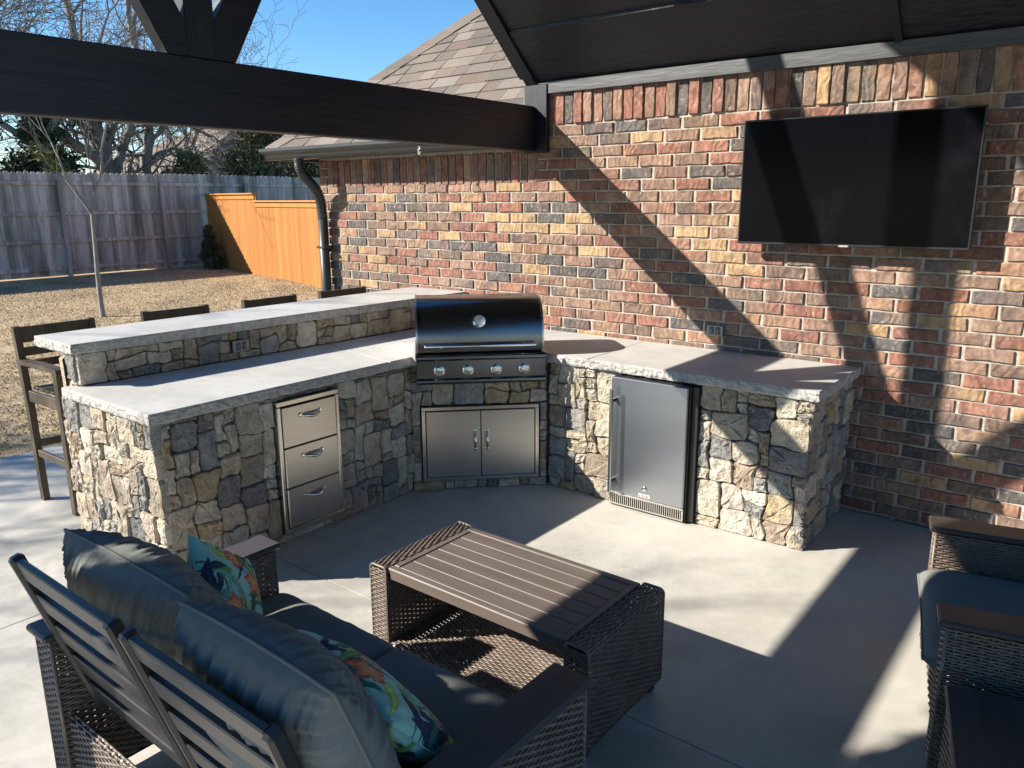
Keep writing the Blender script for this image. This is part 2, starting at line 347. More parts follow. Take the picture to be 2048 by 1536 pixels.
while r_*ex < 3.4:
    s0 = r_*ex-.02; y0 = EY+s0*SD.y
    xl = EX+max(0, y0-EY)+.02; xr = -.62 if y0 < .02 else (-.2 if r_ < 16 else 1.6); x = xl-rnd.uniform(0, .2)
    while x < xr:
        wd = rnd.choice([.16, .22, .28, .34]); a, b = max(x, xl), min(x+wd, xr)
        if b-a > .04:
            mb = MB(); mb.cur = jit(rnd.choice(SHC), .12); lean = .05
            th = rnd.choice([.010, .016]); base = Vector((0, EY, EZ))+SD*s0
            q = []; xt = EX+max(0, EY+(s0+ex*1.2)*SD.y-EY)+.01
            if b > xt+.03:
                for (xx, s_, hh) in ((a, 0, th), (b-.0045, 0, th), (b-.0045, ex*1.2, .003), (max(a, xt), ex*1.2, .003)):
                    q.append(base+SD*s_+SN*(hh+.006)+Vector((xx-HX, 0, 0)))
                q2 = [p-SN*(.004+th*.6) for p in q]
                mb.add(q+q2, [(0, 1, 2, 3), (7, 6, 5, 4), (0, 4, 5, 1), (1, 5, 6, 2), (2, 6, 7, 3), (3, 7, 4, 0)]); mb.build('shingle', M['shingle'], rf)
        x += wd
    r_ += 1
t = -.03                                  # hip cap pieces
while t < 3.35:
    mb = MB(); mb.cur = jit(rnd.choice(SHC), .1)
    d = Vector((1, 1, SL)).normalized(); c = Vector((EX+t-HX, EY+t, EZ+SL*t)); L_ = .26
    s1 = Vector((1, 0, 0))*.19; s2 = Vector((0, 1, 0))*.19
    off = Vector((0, 0, .050)); o2 = Vector((0, 0, .012))
    vs = [c+off, c+s1+Vector((0, 0, .036)), c+s2+Vector((0, 0, .036))]; vs += [p+d*L_-Vector((0, 0, .010)) for p in vs]
    vs += [p-Vector((0, 0, .012)) for p in vs]
    mb.add(vs, [(0, 1, 4, 3), (2, 0, 3, 5), (6, 9, 10, 7), (8, 11, 9, 6), (0, 2, 8, 6), (1, 0, 6, 7), (1, 7, 10, 4), (2, 5, 11, 8)])
    mb.build('ridge_cap', M['shingle'], rf, fix=True); t += .118
# soffit, fascia, gutter, downspout, trim
MB().box(EX+.02-HX, -.60-HX, EY+.02, .0, 2.272, 2.287, .002).build('soffit', M['gutter'], house)
MB().box(EX+.02-HX, -.60-HX, EY+.0, EY+.02, 2.262, 2.36, .002).build('fascia', M['gutter'], house)
MB().box(EX-HX, EX+.02-HX, EY+.0, 6.5, 2.262, 2.36, .002).build('fascia', M['gutter'], house)
g = MB()
prof = [(a*.9, b+.025) for a, b in [(0, 2.235), (-.055, 2.235), (-.075, 2.255), (-.085, 2.275), (-.105, 2.295), (-.118, 2.315), (-.118, 2.337), (-.108, 2.341), (-.108, 2.333), (-.10, 2.31), (-.07, 2.262), (-.05, 2.245), (-.006, 2.245), (-.006, 2.338), (0, 2.338)]]
nprof = len(prof); x0, x1 = EX-.02-HX, -.62-HX
vs = [(x0, EY+a, b) for a, b in prof]+[(x1, EY+a, b) for a, b in prof]
g.add(vs, [(i, (i+1) % nprof, nprof+(i+1) % nprof, nprof+i) for i in range(nprof)]+[tuple(range(nprof))]); g.build('gutter', M['gutter'], house, fix=True)
MB().box(x0-.002, x0+.002, EY-.106, EY, 2.261, 2.36, .0005).build('gutter_end_cap', M['gutter'], house)
ds = MB(); cx = -2.915-HX
pth = [(cx-.085, -.26, 2.262), (cx-.085, -.26, 2.215), (cx-.08, -.255, 2.17), (cx-.065, -.235, 2.12), (cx-.04, -.20, 2.07), (cx-.02, -.165, 2.02), (cx-.015, -.125, 1.965), (cx-.025, -.092, 1.90), (cx-.035, -.074, 1.83), (cx-.035, -.068, 1.72), (cx-.035, -.068, .9), (cx-.035, -.068, .1), (cx-.035, -.12, .02), (cx-.035, -.2, -.01)]
def smooth_path(p, n=4):
    out = []
    P_ = [Vector(q) for q in p]
    for i in range(len(P_)-1):
        a = P_[max(i-1, 0)]; b = P_[i]; c = P_[i+1]; d = P_[min(i+2, len(P_)-1)]
        for k in range(n):
            t = k/n; out.append(.5*((2*b)+(-a+c)*t+(2*a-5*b+4*c-d)*t*t+(-a+3*b-3*c+d)*t**3))
    return out+[P_[-1]]
el = smooth_path(pth[:10], 8); rr = [.046+(.0045 if (i % 3 == 0 and 8 < i < 66) else -.001) for i in range(len(el))]
ds.tube(el, rr, 10, flat=(1, 0, 0)); ds.tube(pth[9:], .047, 10, flat=(1, 0, 0)); ds.build('downspout', M['gutter'], house, smooth=True)
for z in (1.45, .5): MB().box(cx-.09, cx+.02, -.118, -.012, z, z+.02, .002).build('downspout_strap', M['gutter'], house)
hk = MB(); hx = -1.40-HX
hk.tube([(hx, EY-.110, 2.285), (hx, EY-.120, 2.275), (hx, EY-.120, 2.245), (hx+.008, EY-.120, 2.237), (hx+.02, EY-.120, 2.245), (hx+.02, EY-.120, 2.26)], .003, 6)
hk.box(hx-.012, hx+.012, EY-.113, EY-.107, 2.275, 2.30, .001); hk.build('gutter_hook', M['white'], house, smooth=True)
# outlet in the brick wall
def outlet(parent, T):
    p = MB(); p.box(-.058, .058, -.036, .036, 0, .012, .003, T); pl = p.build('outlet', M['plate'], parent)
    for sx in (-.022, .022):
        q = MB(); q.box(sx-.014, sx+.014, -.024, .024, .0125, .018, .002, T); q.build('socket', M['socket'], pl)
        q = MB(); q.box(sx-.004, sx+.004, -.008, .008, .0185, .021, .001, T); q.build('test_button', M['plate'], pl)
outlet(house, Matrix(((1, 0, 0, .985-HX), (0, 0, -1, -.004), (0, 1, 0, 1.04), (0, 0, 0, 1))))
T_in = Matrix(((1, 0, 0, .985-HX), (0, 0, -1, -.001), (0, 1, 0, 1.04), (0, 0, 0, 1)))

# ================================================================== pavilion
pav = empty('timber_pavilion', (-.52, -2.67, 0), label='black stained timber pavilion with exposed gable truss and plank ceiling', cat='pavilion')
OX, OY = -.52, -2.67
def pb(name, x0, x1, y0, y1, z0, z1, m_='timber', b=.006): return MB().box(x0-OX, x1-OX, y0-OY, y1-OY, z0, z1, b).build(name, M[m_], pav)
bx0, bx1 = -.568, -.478
FY = -5.34
pb('beam', bx0, bx1, FY, -.045, 2.24, 2.552)
pb('king_post', bx0, bx1, -2.742, -2.592, 2.5525, 4.74, 'timber_z')
def yz_prism(name, poly, x0, x1, m_='timber'):
    mb = MB(); mb.prism([(p[0]-OY, p[1]) for p in poly], lambda a, b, c: (x0-OX+c, a, b), x1-x0); return mb.build(name, M[m_], pav, fix=True)
e = .0006; SP = .89
def ceil_z(t): return 2.70+SP*t          # t = distance from the wall
def strut(yb0, yb1, s):
    # from the beam up to the rafter; s = dy/dz
    if s > 0:
        f = lambda yb: (2.70-.03+SP*(-yb)+SP*s*2.5525)/(1+SP*s)
        z1a = (2.67-SP*yb0+SP*s*2.5525)/(1+SP*s); z1b = (2.67-SP*yb1+SP*s*2.5525)/(1+SP*s)
    else:
        z1a = (2.67+SP*(yb0-FY)-SP*s*2.5525)/(1-SP*s); z1b = (2.67+SP*(yb1-FY)-SP*s*2.5525)/(1-SP*s)
    return [(yb0, 2.553), (yb1, 2.553), (yb1+s*(z1b-2.553), z1b), (yb0+s*(z1a-2.553), z1a)]
yz_prism('strut', strut(-2.688, -2.492, .556), bx0+.003, bx1-.003)
yz_prism('strut', strut(-2.842, -2.664, -.53), bx0+.005, bx1-.005)
for sgn in (0, 1):                     # gable rafters, almost flush with the ceiling
    def Y(t): return -t if sgn == 0 else FY+t
    yz_prism('rafter', [(Y(.0), ceil_z(0)-.03), (Y(2.669), ceil_z(2.669)-.03), (Y(2.669), ceil_z(2.669)+.22), (Y(.0), ceil_z(0)+.22)], bx0, bx1)
    yz_prism('rake_board', [(Y(-.05 if sgn else .05), ceil_z(.05 if not sgn else -.05)+.0), (Y(2.67), ceil_z(2.67)-.0), (Y(2.67), ceil_z(2.67)+.26), (Y(-.05 if sgn else .05), ceil_z(.05 if not sgn else -.05)+.26)], -.612, -.570)
pb('collar_board', bx0+.001, bx1-.001, -3.0, -2.34, 4.745, 4.94)
PX1 = 4.36
# planks of the ceiling (run along the wall), lapped, and the battens
for sgn in (0, 1):
    for i in range(7):
        t0 = .36*i/ math.sqrt(1+SP*SP)*1.20 if i else 0.0
        t0 = [0, .325, .65, .975, 1.30, 1.63, 1.96, 2.29, 2.67][i]; t1 = [0, .325, .65, .975, 1.30, 1.63, 1.96, 2.29, 2.67][i+1]
        if i == 6: t1 = 2.67
        segs = [(-.475, 1.925), (1.965, PX1)]
        for (xa, xb) in segs:
            mb = MB(); nn = Vector((0, -SP if sgn == 0 else SP, -1)).normalized()
            def pt(t, lift, x_): 
                y_ = -t if sgn == 0 else FY+t
                return Vector((x_-OX, y_-OY, ceil_z(t)+.012))+Vector((0, (nn.y), nn.z))*lift
            q = [pt(t0, .0, xa), pt(t0, .0, xb), pt(t1+.012, .020, xb), pt(t1+.012, .020, xa)]
            q2 = [p+Vector((0, 0, .02)) for p in q]
            mb.add(q+q2, [(0, 1, 2, 3), (4, 7, 6, 5), (0, 4, 5, 1), (1, 5, 6, 2), (2, 6, 7, 3), (3, 7, 4, 0)]); mb.build('ceiling_plank', M['ceiling'], pav, fix=True)
    for xa in (1.925, 4.325):
        def Y(t): return -t if sgn == 0 else FY+t
        yz_prism('ceiling_batten', [(Y(.0), ceil_z(0)-.028), (Y(2.66), ceil_z(2.66)-.028), (Y(2.66), ceil_z(2.66)+.02), (Y(.0), ceil_z(0)+.02)], xa, xa+.04, 'timber_z')
    def Y(t): return -t if sgn == 0 else FY+t
    e0 = 0.06 if sgn == 0 else -.28
    yz_prism('roof_deck', [(Y(e0), ceil_z(e0)+.045), (Y(2.669), ceil_z(2.669)+.045), (Y(2.669), ceil_z(2.669)+.28), (Y(e0), ceil_z(e0)+.28)], -.567, PX1+.1)
pb('trim_board', -.372, PX1, -.034, -.003, 2.632, 2.715, 'trim', .003)
pb('ledger_plate', -.58, -.376, -.043, -.003, 2.225, 2.70, 'timber_z', .004)
pb('eave_beam', -.60, PX1, FY, FY+.09, 2.24, 2.552, 'timber_x')
for px in (-.52, 4.26):
    pb('post', px-.095, px+.095, FY+.09, FY+.28, 0.0, 2.24, 'timber_z')
def brace(a, b, wd, y0, y1):
    mb = MB(); d = (Vector(b)-Vector(a)).normalized(); n_ = Vector((-d[1], d[0]))*wd/2 if len(d) == 2 else None
    return mb
def xz_prism(name, poly, y0, y1):
    mb = MB(); mb.prism([(p[0]-OX, p[1]) for p in poly], lambda a, b, c: (a, y0-OY+c, b), y1-y0); return mb.build(name, M['timber_x'], pav, fix=True)
xz_prism('knee_brace', [(-.424, 1.42), (-.424, 1.62), (.20, 2.239), (.40, 2.239)], FY+.12, FY+.25)
#yz_prism('knee_brace', [(FY+.281, 1.42), (FY+.281, 1.62), (FY+.90, 2.239), (FY+1.09, 2.239)], bx0+.01, bx1-.01)
for (a, b) in ((4.164, -1),):
    xz_prism('knee_brace', [(a, 1.42), (a, 1.62), (a+b*.62, 2.239), (a+b*.82, 2.239)], FY+.12, FY+.25)

# ================================================================== outdoor kitchen island
isl = empty('stone_bar_island', (0, 0, 0), label='L-shaped natural stone bar island with pale concrete counters and raised bar', cat='bar island')
STP = [((.43, .365, .28), .34), ((.53, .47, .385), .25), ((.46, .35, .215), .08), ((.26, .258, .25), .14), ((.185, .182, .178), .05), ((.35, .285, .215), .14)]
def spick():
    r = rnd.random(); s = 0
    for c, p_ in STP:
        s += p_
        if r < s: return c
    return STP[0][0]
def pack(x0, x1, z0, z1, holes, unit=.069, big=.5, T=None, name='stone', free=(0, 0, 0, 0)):
    """fits rectangular-ish stones round the holes and builds each as a part"""
    def lines(lo, hi, cuts):
        c = sorted(set([lo, hi]+[round(v, 4) for v in cuts if lo < v < hi])); out = [c[0]]
        for a, b in zip(c, c[1:]):
            n = max(1, round((b-a)/unit)); 
            for k in range(1, n+1):
                out.append(b if k == n else a+(b-a)*(k+rnd.uniform(-.15, .15))/n)
        return out
    xs_ = lines(x0, x1, [h[0] for h in holes]+[h[1] for h in holes]); zs_ = lines(z0, z1, [h[2] for h in holes]+[h[3] for h in holes])
    nx, nz = len(xs_)-1, len(zs_)-1; occ = [[False]*nz for _ in range(nx)]
    for i in range(nx):
        for j in range(nz):
            mx_, mz_ = (xs_[i]+xs_[i+1])/2, (zs_[j]+zs_[j+1])/2
            if any(h[0] < mx_ < h[1] and h[2] < mz_ < h[3] for h in holes): occ[i][j] = True
    seed = rnd.uniform(0, 100)
    def warp(a, b):
        f = 1.0
        for lo, hi, v in ((x0, x1, a), (z0, z1, b)): f = min(f, max(0, (v-lo)/.05), max(0, (hi-v)/.05))
        for h in holes:
            dx = max(h[0]-a, a-h[1], 0); dz = max(h[2]-b, b-h[3], 0); f = min(f, math.hypot(dx, dz)/.06)
        v = mn.noise_vector(Vector((a*6.5, b*6.5, seed))); v2 = mn.noise_vector(Vector((a*19, b*19, seed+9)))
        return (a+(v.x*.034+v2.x*.010)*f, b+(v.y*.030+v2.y*.010)*f)
    cnt = 0
    for j in range(nz):
        for i in range(nx):
            if occ[i][j]: continue
            w_, h_ = rnd.choice([(1, 1), (2, 1), (2, 2), (2, 2), (2, 2), (2, 2), (3, 2), (2, 3), (1, 2), (2, 1), (1, 1)])
            while w_ > 1 and (i+w_ > nx or any(occ[i+q][j] for q in range(w_))): w_ -= 1
            while h_ > 1 and (j+h_ > nz or any(occ[i+p_][j+q] for p_ in range(w_) for q in range(h_))): h_ -= 1
            for p_ in range(w_):
                for q in range(h_): occ[i+p_][j+q] = True
            a0, a1, b0, b1 = xs_[i], xs_[i+w_], zs_[j], zs_[j+h_]
            gp = .0016; c_ = min(a1-a0, b1-b0)*rnd.uniform(.04, .15)
            pts = []
            def seg(p, q, n):
                for k in range(n): pts.append((p[0]+(q[0]-p[0])*k/n, p[1]+(q[1]-p[1])*k/n))
            A0, A1, B0, B1 = a0+gp, a1-gp, b0+gp, b1-gp
            seg((A0+c_, B0), (A1-c_, B0), 3); seg((A1-c_, B0), (A1, B0+c_), 1); seg((A1, B0+c_), (A1, B1-c_), 3); seg((A1, B1-c_), (A1-c_, B1), 1)
            seg((A1-c_, B1), (A0+c_, B1), 3); seg((A0+c_, B1), (A0, B1-c_), 1); seg((A0, B1-c_), (A0, B0+c_), 3); seg((A0, B0+c_), (A0+c_, B0), 1)
            pts = [warp(a, b) for a, b in pts]; pts = [(a+rnd.uniform(-.0028, .0028), b+rnd.uniform(-.0028, .0028)) for a, b in pts]
            cA = jit(spick(), .2); cB = mixc(cA, spick(), rnd.choice([0, .1, .2, .35])); f = rnd.uniform(-.010, .012)
            mb = MB(); relief(mb, pts, -.05, f-.012, f, .0055, cA, cB, T, .0048, 2, .001)
            so_ = mb.build(name, M['stone'], isl, smooth=True); cnt += 1
            so_.data.set_sharp_from_angle(angle=R(26))
    return cnt
ZT = .914; TH = .058; ZU = ZT-TH
def core_prism(poly, z0, z1, name='core'):
    mb = MB(); mb.prism(poly, lambda a, b, c: (a, b, z0+c), z1-z0); return mb.build(name, M['core'], isl, fix=True)
ix = .030
P0_ = (-.472, -1.412); P1_ = (.170, -.770)
u45 = Vector((1, 1)).normalized()
core_prism([(-1.46, -3.085), (-.472-ix, -3.085), (-.472-ix, -1.412+ix*.41), (.170-ix*.41, -.765+ix), (1.880-ix, -.765+ix), (1.880-ix, -.02), (-1.46, -.02)], .0, ZU)
core_prism([(-1.47, -3.06), (-1.34, -3.06), (-1.25, -.02), (-1.47, -.02)], ZU+.0005, 1.152-TH+.0)
ns = 0
# left leg, inner face (faces +X): a runs with +Y
ns += pack(-3.085, -1.40, .0, ZU, [(-2.446, -2.010, .048, .832)], T=lambda a, b, n: (-.472+n, a, b))
# near end of the left leg (faces -Y): a runs with +X
ns += pack(-1.475, -.475, .0, ZU, [], T=lambda a, b, n: (a, -3.115-n, b))
# the 45 degree face under the grill
def T45(a, b, n): return (-.151+a*.7071+n*.7071, -1.091+a*.7071-n*.7071, b)
ns += pack(-.448, .448, .0, .745, [(-.39, .398, .06, .582)], T=T45)
ns += pack(-.448, -.395, .745, ZU, [], T=T45); ns += pack(.425, .448, .745, ZU, [], T=T45) 
# right leg front (faces -Y)
ns += pack(.178, 1.880, .0, ZU, [(.680, 1.250, -.01, .857)], T=lambda a, b, n: (a, -.765-n, b))
# right end (faces +X)
ns += pack(-.765, -.012, .0, ZU, [], T=lambda a, b, n: (1.880+n, a, b))
# bar riser: inner face and near end
def TR(a, b, n): return (-1.315+(a+3.09)*.031+n, a, b)
ns += pack(-3.075, -.02, ZT+.002, 1.152-TH, [(-2.16, -2.04, .965, 1.037)], unit=.074, T=TR)
ns += pack(-1.475, -1.325, ZU+.002, 1.152-TH, [], T=lambda a, b, n: (a, -3.085-n, b))
# outer face of the bar, towards the stools
rest_o = isl
ns += pack(-3.1, -.02, 0, 1.152-TH, [], unit=.16, T=lambda a, b, n: (-1.47-n, -3.12-a, b) if False else (-1.475-n, -(a+3.12), b))
outlet(isl, Matrix(((0, 0, 1, TR(-2.1, 0, .004)[0]), (1, 0, 0, -2.10), (0, 1, 0, 1.0), (0, 0, 0, 1))))

def slab(name, poly, rough, z0, z1):
    """concrete slab: polygon counter-clockwise, edges flagged rough get a chiselled face"""
    pts = []; fl = []
    n = len(poly)
    for i in range(n):
        a, b = Vector(poly[i]), Vector(poly[(i+1) % n]); L_ = (b-a).length; k = max(1, int(L_/.016)) if rough[i] else 1
        for q in range(k): pts.append(a.lerp(b, q/k)); fl.append(rough[i] or rough[i-1])
    n = len(pts); cen = sum(pts, Vector((0, 0)))/n; rows = []
    nr = 6; vs = []
    for r2 in range(nr):
        z = z1-(z1-z0)*r2/(nr-1)
        for i, p in enumerate(pts):
            if fl[i]:
                d = (pts[(i+1) % n]-pts[i-1]).normalized(); o_ = Vector((d.y, -d.x))
                am = .0022 if r2 == 0 else .0075
                k = mn.noise(Vector((p.x*42, p.y*42, z*60)))*am+mn.noise(Vector((p.x*14, p.y*14, z*20+5)))*am*.8
                k += -.003 if r2 in (0, nr-1) else .002
                vs.append((p.x+o_.x*k, p.y+o_.y*k, z+(mn.noise(Vector((p.x*30, p.y*30, 3)))*.004 if r2 == nr-1 else 0)))
            else: vs.append((p.x, p.y, z))
    mb = MB(); F = [tuple(range(n)), tuple(range((nr-1)*n, nr*n))[::-1]]
    mb.add(vs, F); mb.mi = 1
    mb.add([], [])
    o0 = 0
    for r2 in range(nr-1):
        for i in range(n):
            mb.f.append((r2*n+i, (r2+1)*n+i, (r2+1)*n+(i+1) % n, r2*n+(i+1) % n)); mb.m.append(1)
    return mb.build(name, [M['counter'], M['counter_edge']], isl)
g_ = .0015
# grill cut-out corners on the 45 degree edge
def P45(a, n): return (-.151+a*.7071+n*.7071, -1.091+a*.7071-n*.7071)
def riser_x(y): return -1.315+(y+3.09)*.031+.004
slab('countertop', [(-1.385, -3.140), (-.452, -3.140), (-.452, -1.60), (riser_x(-1.44), -1.45), (riser_x(-3.06), -3.065), (-1.385, -3.065)], [1, 1, 0, 0, 0, 0], ZU, ZT)
cl = P45(-.410, .0); cr = P45(.410, .0); bl = P45(-.410, -.48); br = P45(.410, -.48); fl_ = P45(-.410, .022); fr_ = P45(.410, .022)
slab('countertop', [(-.452, -1.60+.004), (-.452, -1.405), fl_, bl, br, fr_, (.162, -.787), (.487, -.787), (.462, -.012), (riser_x(-.012), -.012), (riser_x(-1.44), -1.446)], [1, 1, 0, 0, 0, 1, 1, 0, 0, 0, 0], ZU, ZT)
slab('countertop', [(.491, -.787), (1.915, -.787), (1.915, -.012), (.466, -.012)], [1, 1, 0, 0], ZU, ZT)
slab('bar_top', [(-1.774, -3.10), (-1.298, -3.10), (-1.205, -.012), (-1.83, -.012)], [1, 1, 0, 1], 1.152-TH, 1.152)

# ================================================================== grill (local frame: x along face, y out of the face towards the patio is -Y)
def frame45(n_off, z=0): 
    a = R(45); return Matrix.Translation((-.151, -1.091, z)) @ Matrix.Rotation(a, 4, 'Z') @ Matrix.Translation((0, -n_off, 0))
grill = empty('gas_grill', P45(0, 0)+(0,), R(45), label='built-in four-burner gas grill with dark steel hood, long handle and round gauge', cat='grill')
def sweep(name, prof, x0, x1, m_, par, smooth=False):
    """prof: (n outwards, z); swept along local x"""
    mb = MB(); n = len(prof)
    vs = [(x0, -a, b) for a, b in prof]+[(x1, -a, b) for a, b in prof]
    mb.add(vs, [(i, (i+1) % n, n+(i+1) % n, n+i) for i in range(n)]+[tuple(range(n))[::-1], tuple(range(n, 2*n))])
    o_ = mb.build(name, m_, par, fix=True)
    if smooth:
        for p in o_.data.polygons: p.use_smooth = len(p.vertices) == 4
        try: o_.data.set_sharp_from_angle(angle=R(35))
        except Exception: pass
    return o_
hp = [(.062, .950), (.064, .985), (.062, 1.03), (.055, 1.08), (.040, 1.13), (.016, 1.178), (-.016, 1.215), (-.056, 1.243), (-.105, 1.262), (-.16, 1.27), (-.40, 1.262), (-.435, 1.245), (-.45, 1.2), (-.45, .95)]
sweep('hood', hp, -.392, .405, M['hood'], grill, True)
for xa in (-.403, .4055): sweep('hood_end_panel', [(a*1.0+(.004 if a > -.2 else -.004), b+(.004 if b > 1.0 else 0)) for a, b in hp], xa, xa+.0105, M['frame_steel'], grill, True)
MB().box(-.41, .41, -.0, .46, .80, .949, .004).build('firebox', M['black'], grill)
sweep('control_panel', [(.058, .775), (.079, .782), (.076, .895), (.02, .9), (.02, .775)], -.405, .4225, M['hood'], grill)
def rail(z0, z1, n0, n1):
    pr = []
    for k in range(9):
        an = -math.pi/2+math.pi*k/8; pr.append((n1-(z1-z0)/2*(1-math.cos(an)), (z0+z1)/2+(z1-z0)/2*math.sin(an)))
    return pr+[(n0, z1), (n0, z0)]
sweep('top_rail', rail(.897, .938, .0, .098), -.407, .4245, M['hood'], grill, True)
sweep('bottom_rail', rail(.748, .783, .0, .098), -.407, .4245, M['hood'], grill, True)
sweep('drip_tray', [(.0, .738), (.06, .738), (.06, .747), (.0, .747)], -.40, .418, M['black'], grill)
hb = MB(); hb.tube([(-.352, -.112, .995), (-.345, -.112, .995), (.352, -.112, .995), (.359, -.112, .995)], [.008, .0125, .0125, .008], 14); hnd = hb.build('handle', M['chrome'], grill, smooth=True)
for xx in (-.29, .29): q = MB(); q.tube([(xx, -.055, .995), (xx, -.105, .995)], .010, 10); q.build('handle_bracket', M['chrome'], hnd, smooth=True)
nrm = Vector((0, -.97, .25)).normalized()
gc = Vector((0, -.038, 1.142))
def disc(name, par, c, n_, prof, m_, seg=24):
    """lathe: prof list (radius, height along n)"""
    a = n_.orthogonal().normalized(); b = n_.cross(a); mb = MB(); vs = []
    for r2, h in prof:
        for k in range(seg): an = 2*math.pi*k/seg; vs.append(c+n_*h+(a*math.cos(an)+b*math.sin(an))*r2)
    F = [(i*seg+k, i*seg+(k+1) % seg, (i+1)*seg+(k+1) % seg, (i+1)*seg+k) for i in range(len(prof)-1) for k in range(seg)]
    F.append(tuple(range((len(prof)-1)*seg, len(prof)*seg))); mb.add(vs, F); o_ = mb.build(name, m_, par, fix=True)
    for p in o_.data.polygons: p.use_smooth = len(p.vertices) == 4
    try: o_.data.set_sharp_from_angle(angle=R(40))
    except Exception: pass
    return o_
gg = disc('gauge', grill, gc, nrm, [(.040, -.012), (.043, .008), (.041, .016), (.034, .018), (.033, .012)], M['chrome'])
disc('dial', gg, gc, nrm, [(.033, .0121), (.0325, .0125)], M['glass'])
q = MB(); ca = nrm.cross(Vector((1, 0, 0))).normalized()
q.tube([gc+nrm*.0145-Vector((1, 0, 0))*.006-ca*.008, gc+nrm*.0145+Vector((1, 0, 0))*.014+ca*.02], .0012, 4); q.build('needle', M['black'], gg)
kn = Vector((0, -.998, .05)).normalized()
for kx in (-.262, -.079, .103, .284):
    kc = Vector((kx, -.078, .832))
    kb = disc('knob_bezel', grill, kc, kn, [(.036, -.004), (.036, .006), (.032, .010), (.024, .011)], M['chrome'])
    disc('knob', kb, kc, kn, [(.026, .009), (.0275, .030), (.0255, .037), (.005, .039)], M['frame_steel'])
    q = MB(); q.box(-.003, .003, -.022, .022, .0385, .043, .001, Matrix.Translation(kc) @ Vector((0, 0, 1)).rotation_difference(kn).to_matrix().to_4x4() @ Matrix.Rotation(rnd.uniform(1.1, 1.7), 4, 'Z')); q.build('knob_grip', M['chrome'], kb)
# ---- access doors
ad = empty('access_doors', P45(0, 0)+(0,), R(45), label='pair of stainless steel access doors below the grill with two arched handles', cat='access doors')
f = MB()
fx0, fx1, fz0, fz1 = -.385, .392, .065, .577
for bxv in ((fx0, fx1, fz1-.026, fz1), (fx0, fx1, fz0, fz0+.026), (fx0, fx0+.026, fz0+.0265, fz1-.0265), (fx1-.026, fx1, fz0+.0265, fz1-.0265)):
    f.box(bxv[0], bxv[1], -.020, .03, bxv[2], bxv[3], .003)
f.build('frame', M['frame_steel'], ad)
MB().box(fx0+.02, fx1-.02, .0, .03, fz0+.02, fz1-.02, .002).build('recess', M['black'], ad)
for s_, (a, b) in enumerate(((fx0+.030, .0015), (.0055, fx1-.030))):
    d = MB(); d.box(a, b, -.022, -.004, fz0+.031, fz1-.031, .003); dd = d.build('door', M['steel'], ad)
    hx = -.036 if s_ == 0 else .044
    h = MB(); pp = [(hx, -.022+(-.034)*math.sin(math.pi*k/12)**.7, .41-.125*k/12) for k in range(13)]
    h.tube(pp, [.0055+.004*math.sin(math.pi*k/12) for k in range(13)], 10)
    ho = h.build('handle', M['chrome'], dd, smooth=True)
    for zz in (.41, .285): disc('handle_boss', dd, Vector((hx, -.0222, zz)), Vector((0, -1, 0)), [(.012, 0), (.012, .004), (.008, .007)], M['chrome'], 16)
# ---- drawer stack (local x along +Y world; outwards +X world)
dr = empty('drawer_stack', (-.472, -2.23, 0), R(90), label='stainless steel stack of three drawers with chrome bow handles in the stone', cat='drawers')
w2 = .212; z0, z1 = .052, .828
f = MB()
for bxv in ((-w2, w2, z1-.03, z1), (-w2, w2, z0, z0+.03), (-w2, -w2+.024, z0+.0305, z1-.0305), (w2-.024, w2, z0+.0305, z1-.0305)): f.box(bxv[0], bxv[1], -.032, .03, bxv[2], bxv[3], .004)
f.build('frame', M['frame_steel'], dr)
MB().box(-w2+.02, w2-.02, -.008, .03, z0+.02, z1-.02, .002).build('recess', M['black'], dr)
hh = (z1-z0-.068)/3
for k in range(3):
    za = z0+.034+k*hh; d = MB(); d.box(-w2+.0285, w2-.0285, -.036, -.012, za+.0025, za+hh-.0025, .004); dd = d.build('drawer', M['steel'], dr)
    h = MB(); zz = za+hh-.062; n_ = 14
    pp = [(-.066+.132*q/n_, -.036-.030*math.sin(math.pi*q/n_)**.6, zz-.012*math.sin(math.pi*q/n_)) for q in range(n_+1)]
    h.tube(pp, [.005+.0055*math.sin(math.pi*q/n_) for q in range(n_+1)], 10); h.build('handle', M['chrome'], dd, smooth=True)
    for xx in (-.066, .066): disc('handle_boss', dd, Vector((xx, -.0362, zz)), Vector((0, -1, 0)), [(.0125, 0), (.0125, .004), (.008, .008)], M['chrome'], 16)
# ---- fridge
fr = empty('outdoor_fridge', (.95, -.765, 0), 0, label='compact outdoor fridge with steel door, long bar handle and slotted base vent', cat='fridge')
MB().box(-.268, .306, .0, .55, .012, .842, .004).build('cabinet', M['black'], fr)
MB().box(.2565, .2615, -.050, .0, .012, .84, .001).build('hinge_trim', M['tvframe'], fr)
MB().box(.262, .302, -.030, .0, .012, .84, .002).build('side_rail', M['black'], fr)
d = MB(); d.box(-.258, .252, -.068, -.004, .098, .838, .006); door = d.build('door', M['steel_v'], fr)
MB().box(.2525, .2555, -.050, -.004, .10, .836, .001).build('door_gasket', M['black'], fr)
h = MB(); h.box(-.235, -.213, -.128, -.112, .11, .775, .004); hh_ = h.build('handle', M['frame_steel'], door)
for zz in (.70, .185): MB().box(-.231, -.217, -.112, -.068, zz-.010, zz+.010, .001).build('handle_bracket', M['black'], hh_)
MB().box(-.258, .252, -.050, -.0, .006, .018, .002).build('kick_base', M['black'], fr)
MB().box(-.254, .248, -.040, -.01, .02, .09, .002).build('vent_back', M['black'], fr)
gr = MB(); gr.box(-.258, .252, -.062, -.042, .082, .094, .002); gr.box(-.258, .252, -.062, -.042, .016, .026, .002)
gr.box(-.258, -.248, -.062, -.042, .0265, .0815, .001); gr.box(.240, .252, -.062, -.042, .0265, .0815, .001)
